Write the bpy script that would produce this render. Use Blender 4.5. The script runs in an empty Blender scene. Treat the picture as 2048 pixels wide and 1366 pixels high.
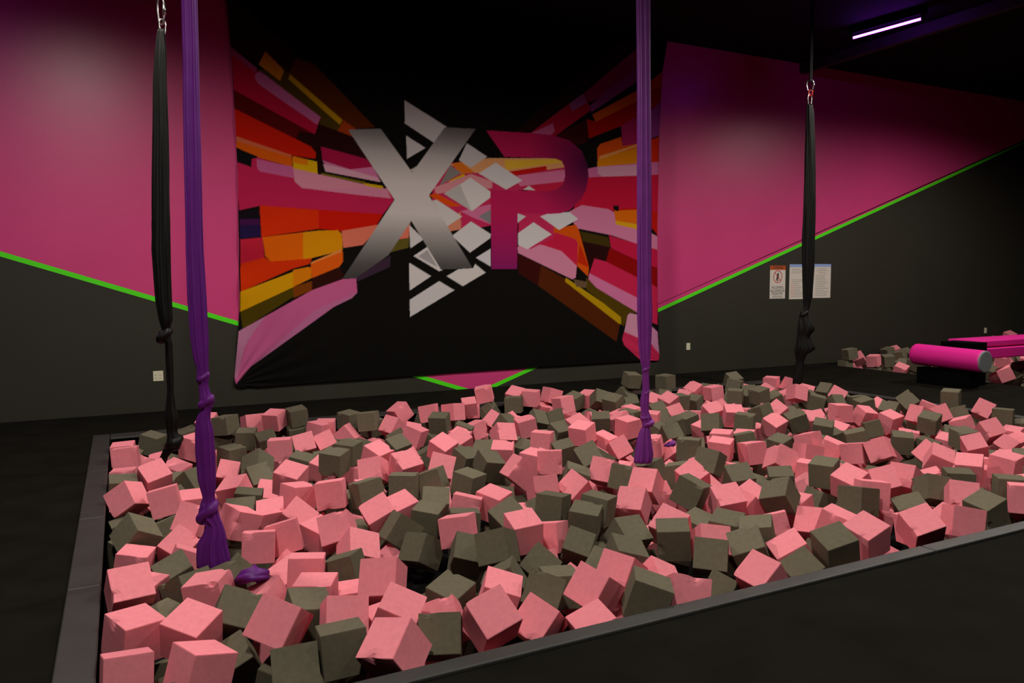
# Indoor foam pit with a printed banner, hanging aerial silks and a padded beam.
import bpy, bmesh, math, random
import numpy as np
from mathutils import Vector, Matrix, Quaternion

random.seed(5)
sc = bpy.context.scene
COL = sc.collection

# ------------------------------------------------------------------ camera
EYE = 1.55
FPX = 1549.67                         # focal length for the 2048 px wide frame
PITCH, YAW, ROLL = 0.0751299814, 0.468350887, -0.00588650466
fwd = Vector((math.sin(YAW) * math.cos(PITCH), math.cos(YAW) * math.cos(PITCH), -math.sin(PITCH)))
rgt = Vector((math.cos(YAW), -math.sin(YAW), 0))
upv = rgt.cross(fwd)
r2 = rgt * math.cos(ROLL) + upv * math.sin(ROLL)
u2 = -rgt * math.sin(ROLL) + upv * math.cos(ROLL)
cam_data = bpy.data.cameras.new('camera')
cam_data.sensor_width = 36
cam_data.lens = FPX * 36 / 2048
cam_data.clip_end = 100
cam = bpy.data.objects.new('camera', cam_data)
COL.objects.link(cam)
m = Matrix.Identity(4)
for i in range(3):
    m[i][0], m[i][1], m[i][2] = r2[i], u2[i], -fwd[i]
m[2][3] = EYE
cam.matrix_world = m
sc.camera = cam
EYEV = Vector((0, 0, EYE))


def ray(px, py):
    return r2 * ((px - 1024) / FPX) - u2 * ((py - 683) / FPX) + fwd


def on_wall(px, py, Y):                # a photo point on the plane y = Y
    d = ray(px, py)
    return EYEV + d * (Y / d.y)


def on_x(px, py, X):
    d = ray(px, py)
    return EYEV + d * (X / d.x)


def on_z(px, py, z):
    d = ray(px, py)
    return EYEV + d * ((z - EYE) / d.z)


# ------------------------------------------------------------------ helpers
def lin(c):
    return tuple((x / 255 / 12.92) if x / 255 <= 0.04045 else ((x / 255 + 0.055) / 1.055) ** 2.4 for x in c)


def mat(name, rgb, rough=0.8, spec=0.3, noise=0.0, nscale=20, bump=0.0, bscale=60, objvar=0.0, sheen=0.0, metal=0.0):
    M = bpy.data.materials.new(name)
    M.use_nodes = True
    nt = M.node_tree
    b = nt.nodes['Principled BSDF']
    b.inputs['Base Color'].default_value = (*rgb, 1)
    b.inputs['Roughness'].default_value = rough
    b.inputs['Specular IOR Level'].default_value = spec
    b.inputs['Metallic'].default_value = metal
    if sheen:
        b.inputs['Sheen Weight'].default_value = sheen
    tc = nt.nodes.new('ShaderNodeTexCoord')
    if noise or objvar:
        hsv = nt.nodes.new('ShaderNodeHueSaturation')
        hsv.inputs['Color'].default_value = (*rgb, 1)
        n = nt.nodes.new('ShaderNodeTexNoise')
        n.inputs['Scale'].default_value = nscale
        n.inputs['Detail'].default_value = 4
        nt.links.new(tc.outputs['Object'], n.inputs['Vector'])
        mr = nt.nodes.new('ShaderNodeMapRange')
        mr.inputs['From Min'].default_value = 0.3
        mr.inputs['From Max'].default_value = 0.7
        mr.inputs['To Min'].default_value = 1 - noise
        mr.inputs['To Max'].default_value = 1 + noise
        nt.links.new(n.outputs['Fac'], mr.inputs['Value'])
        out = mr.outputs['Result']
        if objvar:
            oi = nt.nodes.new('ShaderNodeObjectInfo')
            m2 = nt.nodes.new('ShaderNodeMapRange')
            m2.inputs['To Min'].default_value = 1 - objvar
            m2.inputs['To Max'].default_value = 1 + objvar
            nt.links.new(oi.outputs['Random'], m2.inputs['Value'])
            mu = nt.nodes.new('ShaderNodeMath')
            mu.operation = 'MULTIPLY'
            nt.links.new(out, mu.inputs[0])
            nt.links.new(m2.outputs['Result'], mu.inputs[1])
            out = mu.outputs[0]
        nt.links.new(out, hsv.inputs['Value'])
        nt.links.new(hsv.outputs['Color'], b.inputs['Base Color'])
    if bump:
        n2 = nt.nodes.new('ShaderNodeTexNoise')
        n2.inputs['Scale'].default_value = bscale
        n2.inputs['Detail'].default_value = 5
        nt.links.new(tc.outputs['Object'], n2.inputs['Vector'])
        bp = nt.nodes.new('ShaderNodeBump')
        bp.inputs['Strength'].default_value = bump
        bp.inputs['Distance'].default_value = 0.01
        nt.links.new(n2.outputs['Fac'], bp.inputs['Height'])
        nt.links.new(bp.outputs['Normal'], b.inputs['Normal'])
    return M


def glow(name, rgb, strength):
    M = bpy.data.materials.new(name)
    M.use_nodes = True
    b = M.node_tree.nodes['Principled BSDF']
    b.inputs['Base Color'].default_value = (0.6, 0.5, 0.7, 1)
    b.inputs['Emission Color'].default_value = (*rgb, 1)
    b.inputs['Emission Strength'].default_value = strength
    return M


def tag(o, label=None, cat=None, group=None, kind=None):
    if label: o['label'] = label
    if cat: o['category'] = cat
    if group: o['group'] = group
    if kind: o['kind'] = kind
    return o


def obj(name, bm, material, parent=None, smooth=False):
    me = bpy.data.meshes.new(name)
    bm.normal_update()
    bm.to_mesh(me)
    bm.free()
    for x in (material if isinstance(material, (list, tuple)) else [material]):
        me.materials.append(x)
    if smooth:
        for p in me.polygons: p.use_smooth = True
    o = bpy.data.objects.new(name, me)
    COL.objects.link(o)
    if parent: o.parent = parent
    return o


def thing(name, label, cat, group=None):
    o = bpy.data.objects.new(name, None)
    o.empty_display_size = 0.1
    COL.objects.link(o)
    return tag(o, label, cat, group)


def bm_box(bm, lo, hi, bevel=0.0, seg=2, mi=0):
    vs = [bm.verts.new((x, y, z)) for x in (lo[0], hi[0]) for y in (lo[1], hi[1]) for z in (lo[2], hi[2])]
    fs = [bm.faces.new([vs[k] for k in f]) for f in ((0, 1, 3, 2), (4, 6, 7, 5), (0, 4, 5, 1), (2, 3, 7, 6), (0, 2, 6, 4), (1, 5, 7, 3))]
    for f in fs: f.material_index = mi
    if bevel:
        es = list({e for f in fs for e in f.edges})
        bmesh.ops.bevel(bm, geom=es, offset=bevel, segments=seg, profile=0.6, affect='EDGES', clamp_overlap=True)
    return bm


def box(lo, hi, bevel=0.0, seg=2):
    return bm_box(bmesh.new(), lo, hi, bevel, seg)


def tube_path(bm, pts, rad, seg=10, closed=False):
    """a tube along a list of points; rad is a number or one per point"""
    pts = [Vector(p) for p in pts]
    n = len(pts)
    rings = []
    prev = None
    for i, p in enumerate(pts):
        a = pts[(i - 1) % n] if (closed or i) else pts[0]
        b = pts[(i + 1) % n] if (closed or i < n - 1) else pts[-1]
        t = (b - a).normalized()
        if prev is None:
            ref = Vector((0, 0, 1)) if abs(t.z) < 0.9 else Vector((1, 0, 0))
            nrm = t.cross(ref).normalized()
        else:
            nrm = (prev - t * prev.dot(t)).normalized()
        prev = nrm
        bi = t.cross(nrm)
        r = rad[i] if isinstance(rad, (list, tuple)) else rad
        rings.append([bm.verts.new(p + (nrm * math.cos(2 * math.pi * k / seg) + bi * math.sin(2 * math.pi * k / seg)) * r) for k in range(seg)])
    for i in range(n if closed else n - 1):
        A, B = rings[i], rings[(i + 1) % n]
        off = 0
        if closed and i == n - 1:      # best twist for the closing ring
            off = min(range(seg), key=lambda s: (A[0].co - B[s].co).length)
        for k in range(seg):
            bm.faces.new((A[k], A[(k + 1) % seg], B[(k + 1 + off) % seg], B[(k + off) % seg]))
    if not closed:
        bm.faces.new(rings[0][::-1])
        bm.faces.new(rings[-1])
    return bm


# ------------------------------------------------------------------ materials
M_pinkfoam = mat('pink_foam', (0.86, 0.262, 0.318), 1.0, 0.06, noise=0.05, nscale=9, bump=0.35, bscale=160, objvar=0.09)
M_greyfoam = mat('charcoal_foam', (0.150, 0.134, 0.093), 1.0, 0.06, noise=0.08, nscale=9, bump=0.4, bscale=160, objvar=0.12)
M_floor = mat('black_carpet', (0.0066, 0.0060, 0.0040), 0.95, 0.06, noise=0.25, nscale=3, bump=0.3, bscale=300)
M_pit = mat('pit_lining', (0.006, 0.006, 0.006), 0.9, 0.1)
M_black = mat('black_paint', (0.002, 0.002, 0.002), 0.95, 0.03)
M_ceil = mat('ceiling_black', (0.006, 0.006, 0.007), 0.9, 0.1, noise=0.2, nscale=2)
M_vinyl = mat('charcoal_vinyl', (0.030, 0.030, 0.028), 0.5, 0.35, noise=0.12, nscale=4, bump=0.35, bscale=9)
M_wallpink = mat('magenta_wall_paint', (0.62, 0.050, 0.205), 0.36, 0.5, noise=0.03, nscale=1.5, bump=0.05, bscale=5)
M_wallgrey = mat('charcoal_wall_paint', (0.028, 0.0255, 0.0185), 0.6, 0.3, noise=0.05, nscale=1.2, bump=0.05, bscale=5)
M_green = mat('neon_green_stripe', (0.085, 0.80, 0.008), 0.5, 0.3)
M_blacksilk = mat('black_silk', (0.0045, 0.0045, 0.0042), 0.5, 0.22)
M_purplesilk = mat('purple_silk', (0.12, 0.012, 0.195), 0.5, 0.28, noise=0.1, nscale=8)
M_litpurplesilk = mat('lit_purple_silk', (0.20, 0.030, 0.27), 0.5, 0.3, noise=0.1, nscale=8)  # lightened copy of the purple silk: stronger light put into its colour
M_steel = mat('polished_steel', (0.75, 0.75, 0.72), 0.25, 0.5, metal=1.0)
M_redring = mat('red_anodised', (0.6, 0.04, 0.03), 0.35, 0.5, metal=0.6)
M_web = mat('black_webbing', (0.005, 0.005, 0.005), 0.8, 0.2)
M_beam = mat('hot_pink_vinyl', (0.78, 0.02, 0.30), 0.4, 0.4, noise=0.03, nscale=4)
M_cap = mat('grey_vinyl', (0.22, 0.23, 0.25), 0.5, 0.3)
M_plate = mat('cream_plastic', (0.66, 0.63, 0.47), 0.4, 0.4)
M_slot = mat('dark_slot', (0.05, 0.05, 0.04), 0.6, 0.2)
M_paper = mat('white_sign_plastic', (0.62, 0.57, 0.52), 0.5, 0.3)
M_sorange = mat('orange_print', (0.42, 0.07, 0.012), 0.5, 0.3)
M_sblue = mat('blue_print', (0.26, 0.36, 0.66), 0.5, 0.3)
M_sblack = mat('black_print', (0.03, 0.03, 0.03), 0.5, 0.3)
M_sgrey = mat('grey_print', (0.30, 0.28, 0.25), 0.5, 0.3)
M_sred = mat('red_print', (0.50, 0.05, 0.04), 0.5, 0.3)
M_spink = mat('pale_red_print', (0.62, 0.33, 0.28), 0.5, 0.3)
M_house = mat('white_enamel', (0.5, 0.5, 0.5), 0.5, 0.3)

# ------------------------------------------------------------------ the room
WY = 10.413                       # back wall
X0, X1, Y0, ZC = -6.0, 20.5, -3.5, 5.47
XL, XR, YF, YB = -0.14, 8.95, 2.86, 8.72       # inner edges of the pit
P2 = (11.75, 17.4, 5.6, 10.36)                 # second pit, inner edges
PD = -0.62


def floor_mesh():
    """floor with two sunken pits"""
    bm = bmesh.new()
    xs = sorted({X0, X1, XL, XR, P2[0], P2[1]})
    ys = sorted({Y0, WY, YF, YB, P2[2], P2[3]})
    V = {}

    def v(x, y, z):
        k = (round(x, 4), round(y, 4), round(z, 4))
        if k not in V: V[k] = bm.verts.new((x, y, z))
        return V[k]

    def inpit(x, y):
        return (XL < x < XR and YF < y < YB) or (P2[0] < x < P2[1] and P2[2] < y < P2[3])
    for a in range(len(xs) - 1):
        for b in range(len(ys) - 1):
            p = inpit((xs[a] + xs[a + 1]) / 2, (ys[b] + ys[b + 1]) / 2)
            z = PD if p else 0
            f = bm.faces.new((v(xs[a], ys[b], z), v(xs[a + 1], ys[b], z), v(xs[a + 1], ys[b + 1], z), v(xs[a], ys[b + 1], z)))
            f.material_index = 1 if p else 0
    for (x0, x1, y0, y1) in ((XL, XR, YF, YB), P2):
        xx = [x for x in xs if x0 <= x <= x1]
        yy = [y for y in ys if y0 <= y <= y1]
        for a in range(len(xx) - 1):
            for y in (y0, y1):
                f = bm.faces.new((v(xx[a], y, 0), v(xx[a + 1], y, 0), v(xx[a + 1], y, PD), v(xx[a], y, PD)))
                f.material_index = 1
        for b in range(len(yy) - 1):
            for x in (x0, x1):
                f = bm.faces.new((v(x, yy[b], 0), v(x, yy[b + 1], 0), v(x, yy[b + 1], PD), v(x, yy[b], PD)))
                f.material_index = 1
    bmesh.ops.recalc_face_normals(bm, faces=bm.faces)
    return bm


tag(obj('floor', floor_mesh(), [M_floor, M_pit]), kind='structure')


def wall_back_mesh():
    """painted wall: charcoal below two green stripes that fall to the floor in a V, magenta above"""
    bm = bmesh.new()

    def W(px, py):
        p = on_wall(px, py, WY)
        return (p.x, p.z)
    # stripe centre lines in wall coordinates
    lA, lB = W(0, 507.5), W(900, 771)
    rA, rB = W(983, 774), W(2048, 284.5)
    hw = 0.030                              # half the stripe's vertical width

    def zl(x): return lA[1] + (lB[1] - lA[1]) * (x - lA[0]) / (lB[0] - lA[0])

    def zr(x): return rA[1] + (rB[1] - rA[1]) * (x - rA[0]) / (rB[0] - rA[0])

    def xl(z): return lA[0] + (z - lA[1]) * (lB[0] - lA[0]) / (lB[1] - lA[1])

    def xr(z): return rA[0] + (z - rA[1]) * (rB[0] - rA[0]) / (rB[1] - rA[1])

    def poly(pts, mi):
        f = bm.faces.new([bm.verts.new((x, WY, z)) for x, z in pts])
        f.material_index = mi
    ztop = ZC
    # right stripe meets the ceiling at xr(ztop) or the wall's end
    xe = min(X1, xr(ztop - hw))
    poly([(X0, 0), (xl(hw), 0), (X0, zl(X0) - hw)], 1)
    poly([(X0, zl(X0) - hw), (xl(hw), 0), (xl(-hw), 0), (X0, zl(X0) + hw)], 2)
    poly([(X0, zl(X0) + hw), (xl(-hw), 0), (xr(-hw), 0), (X1, zr(X1) + hw), (X1, ztop), (X0, ztop)], 0)
    poly([(xr(-hw), 0), (xr(hw), 0), (X1, zr(X1) - hw), (X1, zr(X1) + hw)], 2)
    poly([(xr(hw), 0), (X1, 0), (X1, zr(X1) - hw)], 1)
    # the wall's back and ends
    bm_box(bm, (X0, WY + 0.002, 0), (X1, WY + 0.2, ztop), mi=1)
    for f in bm.faces:
        if f.calc_center_median().y < WY + 0.001 and f.normal.y > 0: f.normal_flip()
    return bm


tag(obj('wall_back', wall_back_mesh(), [M_wallpink, M_wallgrey, M_green]), kind='structure')
tag(obj('ceiling', box((X0, Y0, ZC), (X1, WY + 0.2, ZC + 0.15)), M_ceil), kind='structure')
tag(obj('wall_left', box((X0 - 0.15, Y0, 0), (X0, WY, ZC)), M_black), kind='structure')
tag(obj('wall_right', box((X1, Y0, 0), (X1 + 0.15, WY, ZC)), M_black), kind='structure')
tag(obj('wall_front', box((X0, Y0 - 0.15, 0), (X1, Y0, ZC)), M_black), kind='structure')
# steel ceiling beam that ends on the back wall beside the purple tube
tag(obj('ceiling_beam', box((11.10, -3.4, 5.29), (11.22, WY - 0.02, 5.46), 0.006), mat('dark_steel', (0.03, 0.03, 0.03), 0.6, 0.2)), kind='structure')


# ------------------------------------------------------------------ pit edge pads
def pad(lo, hi, label, wr=0):
    bm = bmesh.new()
    n = [max(1, int((hi[k] - lo[k]) / 0.12)) for k in (0, 1)]
    bm_box(bm, lo, hi, 0.010, 3)
    o = obj('edge_pad', bm, M_vinyl, smooth=True)
    for e in o.data.polygons: e.use_smooth = True
    md = o.modifiers.new('wn', 'WEIGHTED_NORMAL')
    md.keep_sharp = False
    tag(o, label, 'pad', 'padded edge strips round the big foam pit')
    return o


PT, PB = 0.016, -0.25
XS = 4.10                               # seam in the front pad
pad((-0.295, YF - 0.1, PB), (XS - 0.004, YF, PT), 'long dark vinyl pad along the near side of the pit, ending at a seam')
pad((XS + 0.004, YF - 0.1, PB), (XR + 0.15, YF, PT), 'dark vinyl pad along the near side of the big foam pit, beyond the seam')
seams = [YF + 0.003, 4.42, 5.75, 7.2, YB + 0.25]
names = ['nearest the camera', 'second from the near corner', 'second from the far corner', 'nearest the back wall']
for k in range(4):
    pad((-0.295, seams[k] + 0.0006, PB), (XL, seams[k + 1] - 0.0006, PT), 'dark vinyl pad on the pit\'s left side, ' + names[k])
pad((XL + 0.003, YB, PB), (XR, YB + 0.25, PT), 'dark vinyl pad along the far side of the big pit below the banner')
pad((XR + 0.003, YF + 0.003, PB), (XR + 0.15, YB + 0.25, PT), 'dark vinyl pad on the far right side of the big pit')

# ------------------------------------------------------------------ foam cubes
FOAM = {
    0: """ge 601 3214 -67 62 57 881 466 189 179 193
gl 792 3190 -3 -418 555 527 489 188 191 193
gc 881 3225 -299 328 256 897 150 197 197 197
pt 972 3028 15 216 412 860 211 195 194 195
gl 1092 3108 -259 312 184 633 684 186 186 186
ge 1224 3141 -26 111 186 865 453 187 177 191
pe 1347 2989 -287 649 474 -278 -527 192 192 192
pc 1468 3132 4 -160 601 716 318 195 194 196
gc 1550 3203 -282 137 -427 421 789 188 188 188
pc 1737 3167 -86 91 529 734 415 179 190 191
pt 2102 3242 -15 208 557 681 428 191 191 193
ge 2071 3178 -288 -183 256 844 -435 196 196 196
pe 1959 3013 -107 87 726 658 180 182 187 181
pc 2363 3223 -258 281 -288 745 533 186 186 186
ge 2256 3005 10 -140 869 469 -72 196 195 194
pt 2513 3018 -45 524 -809 260 -58 194 193 196
gt 2703 3216 -295 967 217 -121 47 188 188 188
gt 2972 3238 -188 241 569 653 437 168 167 187
pl 3318 3268 -297 146 705 -210 661 197 197 197
pe 3045 3037 -55 178 639 690 290 190 189 192
pt 3487 3245 -58 283 221 932 44 194 187 183
pe 3224 2987 -299 683 -687 -173 -179 190 190 190
gc 3360 3052 -87 22 699 625 347 170 186 189
gt 3701 3121 -16 23 786 580 212 192 196 193
pe 3965 3255 -244 416 -635 -126 639 188 188 188
pt 3784 3030 -252 771 377 447 252 195 195 195
pt 3988 3139 -1 36 690 690 217 194 194 195
pc 4285 3190 -269 771 -279 368 -439 195 195 195
pl 4624 3261 -75 661 -178 -723 -93 190 190 190
pc 4421 3087 4 -30 765 556 324 195 194 195
ge 4801 3210 -285 540 189 -819 29 193 193 193
pe 4779 3048 1 -14 882 448 -144 196 194 194
gc 5033 3023 -299 -487 814 -109 -296 193 193 193
ge 5218 3174 -20 73 720 667 176 187 193 189
pl 5639 3163 16 -185 706 229 643 195 188 194
gc 5613 3013 -236 -303 -398 842 202 198 198 198""",
    1: """pe -34 3452 -47 -461 564 569 383 182 185 191
gc 153 3528 -214 -287 518 720 361 169 165 190
pt 232 3654 -5 -62 356 917 167 188 187 188
pe 240 3354 -43 -77 549 822 -127 195 194 187
gc 405 3546 -137 222 -43 948 226 165 170 169
ge 577 3425 -199 155 305 579 740 168 169 168
pc 577 3452 41 49 372 797 473 192 192 193
ge 743 3661 -33 -85 0 991 104 189 192 191
pe 858 3416 12 595 395 641 281 193 193 190
pe 1098 3531 -125 465 524 622 -349 193 193 193
pt 1084 3330 22 -241 853 462 23 188 188 188
pt 1161 3316 -281 512 -620 -116 -583 187 187 187
pc 1331 3380 -79 244 125 891 362 186 181 187
gt 1467 3619 -78 -34 493 857 146 187 186 186
ge 1557 3647 -299 503 646 -279 -503 193 193 193
pt 1708 3538 -71 -115 247 950 152 194 187 181
gc 1885 3406 -58 -9 333 829 450 191 184 193
gl 2088 3572 -111 3 792 610 -28 192 190 181
pe 2367 3392 -29 230 491 732 412 193 188 195
pc 2480 3511 -298 368 175 891 -199 190 190 190
gt 2551 3613 -41 -191 797 573 17 191 195 186
pc 2600 3370 -118 187 511 684 -486 190 190 190
gl 2905 3617 14 54 300 951 55 192 192 189
pe 3205 3631 -61 -324 739 470 358 180 194 192
ge 3034 3430 -59 176 332 805 460 192 182 193
gt 3264 3360 -31 254 281 910 168 191 189 190
gl 3466 3500 -15 109 390 914 33 193 193 189
pt 3781 3671 -61 605 -410 665 154 184 193 196
pe 4150 3497 -48 -130 550 822 66 185 192 188
gl 4512 3621 33 472 498 586 430 194 191 194
pl 4834 3689 -180 -70 477 874 50 168 191 169
gt 4834 3445 -49 95 878 438 167 190 189 189
gt 5381 3676 -18 -362 734 431 381 190 196 195
pe 5151 3398 -154 -318 359 547 686 185 171 165
pe 5351 3427 -10 -458 795 -362 165 191 193 193
gc 5311 3281 -299 596 724 -296 183 190 190 190
gl 5772 3336 17 6 926 376 -14 194 194 193
gc 5684 3339 -294 -9 -589 740 -326 192 192 192
pc 5973 3507 -214 287 -581 -156 746 188 188 188""",
    2: """pl 0 3822 -38 -78 526 847 6 195 192 190
ge 212 3812 -260 -145 611 375 682 190 190 190
pl 351 4082 -8 212 100 695 679 187 188 194
gc 430 3808 -30 -146 149 916 343 185 193 193
pt 634 3788 -276 726 116 -616 282 188 188 188
pt 602 4004 -81 229 295 927 24 190 191 179
pl 834 3878 -37 -6 220 975 -2 192 193 187
pl 1043 4011 -153 10 775 632 26 186 171 169
pe 1162 3791 14 181 238 855 423 195 194 196
gt 1899 3956 19 307 213 806 459 191 187 193
ge 1831 3715 -92 266 265 923 -80 189 192 182
gc 2123 3884 -110 -137 435 761 462 184 184 192
pc 2278 4039 -202 -129 723 537 415 170 165 190
pc 2280 3740 -234 -314 184 917 161 196 196 196
gc 2468 3996 -82 -12 361 857 367 170 169 169
gt 2522 3818 -169 -18 437 853 285 169 168 170
ge 2758 3876 -29 -238 662 682 200 188 196 194
ge 2904 3956 -265 767 -113 240 584 185 185 185
pc 3058 3837 -5 75 527 770 352 192 193 194
gt 3147 3900 -264 514 762 143 366 187 187 187
gt 3464 4055 -130 -24 586 799 133 181 189 188
gl 3442 3747 -46 25 476 872 115 189 192 189
pe 3733 4064 9 -90 779 566 254 191 193 191
ge 3584 3792 -261 462 624 -535 -334 195 195 195
gt 4115 3951 28 270 484 818 154 196 196 195
pl 4331 3996 -105 486 364 506 612 178 194 192
pe 4207 3739 -127 288 498 751 325 178 189 189
pt 4837 3963 35 47 652 718 238 191 195 195
pl 4749 3702 30 -319 685 326 568 192 195 194
pc 5213 3950 -6 -51 789 447 420 194 184 194
pe 5470 3970 -8 300 527 689 397 191 192 193
gl 5778 3731 -15 661 -281 635 283 182 196 193
pe 6013 3797 40 100 500 848 146 192 195 196
pl 6384 3936 -100 394 372 594 595 181 185 193
pl 6334 3705 48 590 -501 466 -428 193 196 194
gl 7036 3937 -44 -220 587 219 748 190 191 194""",
    3: """pe -11 4260 10 -262 605 720 216 192 192 193
pl 52 4504 -106 723 -177 -634 -207 186 186 186
gl 141 4142 -157 263 359 597 667 181 191 172
ge 271 4370 -83 467 180 687 527 191 186 188
gc 491 4284 -49 239 61 891 380 187 189 193
pt 800 4364 -115 -4 524 826 206 180 180 182
pl 842 4128 5 -39 146 986 -73 183 186 180
ge 1083 4239 -71 302 118 730 602 182 186 191
pc 1217 4464 -49 -352 693 621 101 190 194 192
ge 1622 4467 -114 307 443 762 359 187 181 186
pl 1837 4387 10 275 194 732 593 191 185 191
gc 1792 4156 -71 -284 793 508 184 186 187 188
gc 1944 4285 -290 838 440 -309 -94 186 186 186
gc 2210 4426 3 -48 603 732 314 194 194 195
pe 2159 4130 26 502 -434 -431 -611 194 187 196
pt 2399 4216 -70 339 287 716 539 185 188 192
gl 2672 4235 -9 -26 363 928 85 192 193 190
gl 2679 4126 -257 -90 995 -22 -37 194 194 194
gl 2959 4437 -217 690 -720 71 29 193 193 193
gl 2858 4368 11 -71 457 887 -11 193 194 195
pe 3190 4418 -25 179 419 838 300 195 190 194
pt 3142 4175 -230 272 129 943 143 197 197 197
pe 3718 4511 -115 -24 -204 967 -148 188 188 188
ge 3616 4311 40 212 484 580 621 199 195 196
pe 3955 4423 -132 202 -612 734 216 192 192 192
ge 4265 4515 0 -88 797 546 243 193 190 194
pt 4201 4321 -94 2 646 707 288 186 180 191
pe 3969 4126 -79 248 708 588 301 189 185 187
gl 4648 4454 -40 -3 899 421 117 192 191 186
pc 4898 4417 -140 166 798 430 388 190 178 186
ge 4746 4151 -151 406 637 543 366 190 177 190
gl 4887 4240 53 410 346 540 649 187 194 192
pc 6530 4487 -41 216 723 494 431 193 184 194
pe 6089 4168 -146 141 902 397 96 192 177 171
pt 6350 4285 -18 -81 428 855 282 188 193 191""",
    4: """gt 234 4691 -106 21 624 739 253 191 184 189
pe 288 4923 -106 361 -397 648 541 167 169 192
gc 603 4840 -237 891 48 403 202 195 195 195
pl 679 4670 7 619 -779 94 -48 182 180 182
pc 849 4622 -171 33 512 756 408 171 179 178
pt 855 4826 -10 605 -782 5 -149 193 191 194
pc 1163 4704 16 225 101 871 424 192 191 193
pc 1505 4947 -6 -4 656 682 323 193 195 194
gc 1585 4869 -244 -23 669 657 347 171 168 182
pc 1462 4624 -233 -59 497 799 334 165 165 184
ge 1563 4694 -45 364 613 650 263 193 190 187
gl 1822 4882 -53 -41 338 938 67 190 191 182
pt 2063 4798 5 513 -324 696 385 192 196 196
gl 1957 4576 -26 8 810 583 -59 196 193 190
pl 2311 4888 -13 -79 462 879 89 192 196 192
pe 2386 4670 -97 -384 -528 468 596 191 191 191
gc 2690 4888 -137 -79 672 584 448 183 177 194
gl 2620 4567 -1 265 330 677 602 192 195 196
pe 3473 4651 27 209 437 806 340 196 196 196
pt 3713 4806 -137 539 -79 -281 -790 190 190 190
gl 3998 4902 -6 355 233 681 597 195 189 193
pc 3910 4641 31 7 648 681 340 195 187 194
pc 4252 4872 -153 23 637 658 401 182 179 193
gt 4481 4599 -117 15 507 833 223 178 189 190
pc 4972 4773 29 486 573 639 163 196 196 196
pl 5084 4572 -46 296 349 625 632 189 192 196
pt 5448 4915 -10 518 566 545 337 193 197 192
pl 5978 4860 -30 396 332 669 535 194 185 194
gc 6290 4862 -76 563 -350 -725 187 191 191 191
pt 6105 4687 18 447 258 739 433 193 192 194
gt 6482 4680 -238 180 -338 -460 801 198 198 198
gl 6916 4777 -183 584 -429 -553 -411 186 186 186
ge 7100 4925 -113 -109 612 778 87 186 191 180
gl 7532 4826 -36 562 568 353 486 194 184 191
pc 7313 4577 -63 -3 839 427 337 193 184 195
pc 7945 4817 -5 -110 735 537 398 193 190 193
pc 7926 4641 -144 49 691 636 340 170 177 189
pl 8463 4895 -119 31 610 787 86 179 194 187
pt 8220 4681 -143 608 507 235 564 181 194 173""",
    5: """pl 20 5075 -117 -86 160 983 18 177 189 169
gc 38 5310 -20 451 -20 854 259 191 192 190
pc 276 5181 -107 -132 359 867 319 178 193 192
gc 511 5235 -257 346 -452 -285 771 194 194 194
pe 643 5262 -10 700 -452 -476 -281 189 192 193
gl 760 5217 -251 -90 -2 720 -688 190 190 190
pc 996 5198 -24 -256 289 865 322 195 183 188
pl 1102 4962 -86 316 394 541 672 189 189 185
gt 1369 5057 -171 485 -70 779 392 187 187 187
pt 1738 5189 -63 -30 620 761 189 192 187 193
ge 1951 5081 -25 2 195 959 206 192 191 190
gt 2551 5291 -133 950 -291 114 2 192 192 192
pe 2824 5084 -14 -378 604 544 444 187 197 196
pc 3075 5021 -37 70 588 688 420 182 192 191
ge 3209 5238 -18 -182 842 507 -29 190 191 185
pe 3477 5209 9 234 426 743 461 192 195 194
pt 3530 5335 -186 -40 823 516 232 185 183 182
ge 3538 5010 -3 302 444 656 530 188 194 192
pt 3794 5368 -111 -166 490 639 -569 185 185 185
gt 4056 5358 -88 170 671 721 30 192 191 188
ge 4397 5005 32 257 476 686 487 196 196 196
pl 4831 5354 25 314 314 586 677 199 192 196
pl 5053 5186 8 -373 589 478 535 194 189 193
ge 5249 5293 -175 -283 539 476 634 174 175 190
pe 6011 5142 -52 -153 472 864 86 191 193 181
ge 6390 5168 -2 114 901 414 58 196 196 191
pe 6551 4965 -133 209 -390 9 897 186 186 186
gl 6865 5020 -49 23 407 909 89 191 192 182
pl 7169 5178 -71 -41 453 890 16 191 193 181
pe 7616 5064 -149 14 593 791 148 176 189 180
ge 7947 5224 -140 -199 869 342 295 190 190 190
pe 8312 5341 -66 537 294 597 518 186 190 195
gl 8634 5098 42 676 -155 704 153 195 199 196
gl 8809 4963 -76 40 970 222 93 194 175 182""",
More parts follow.
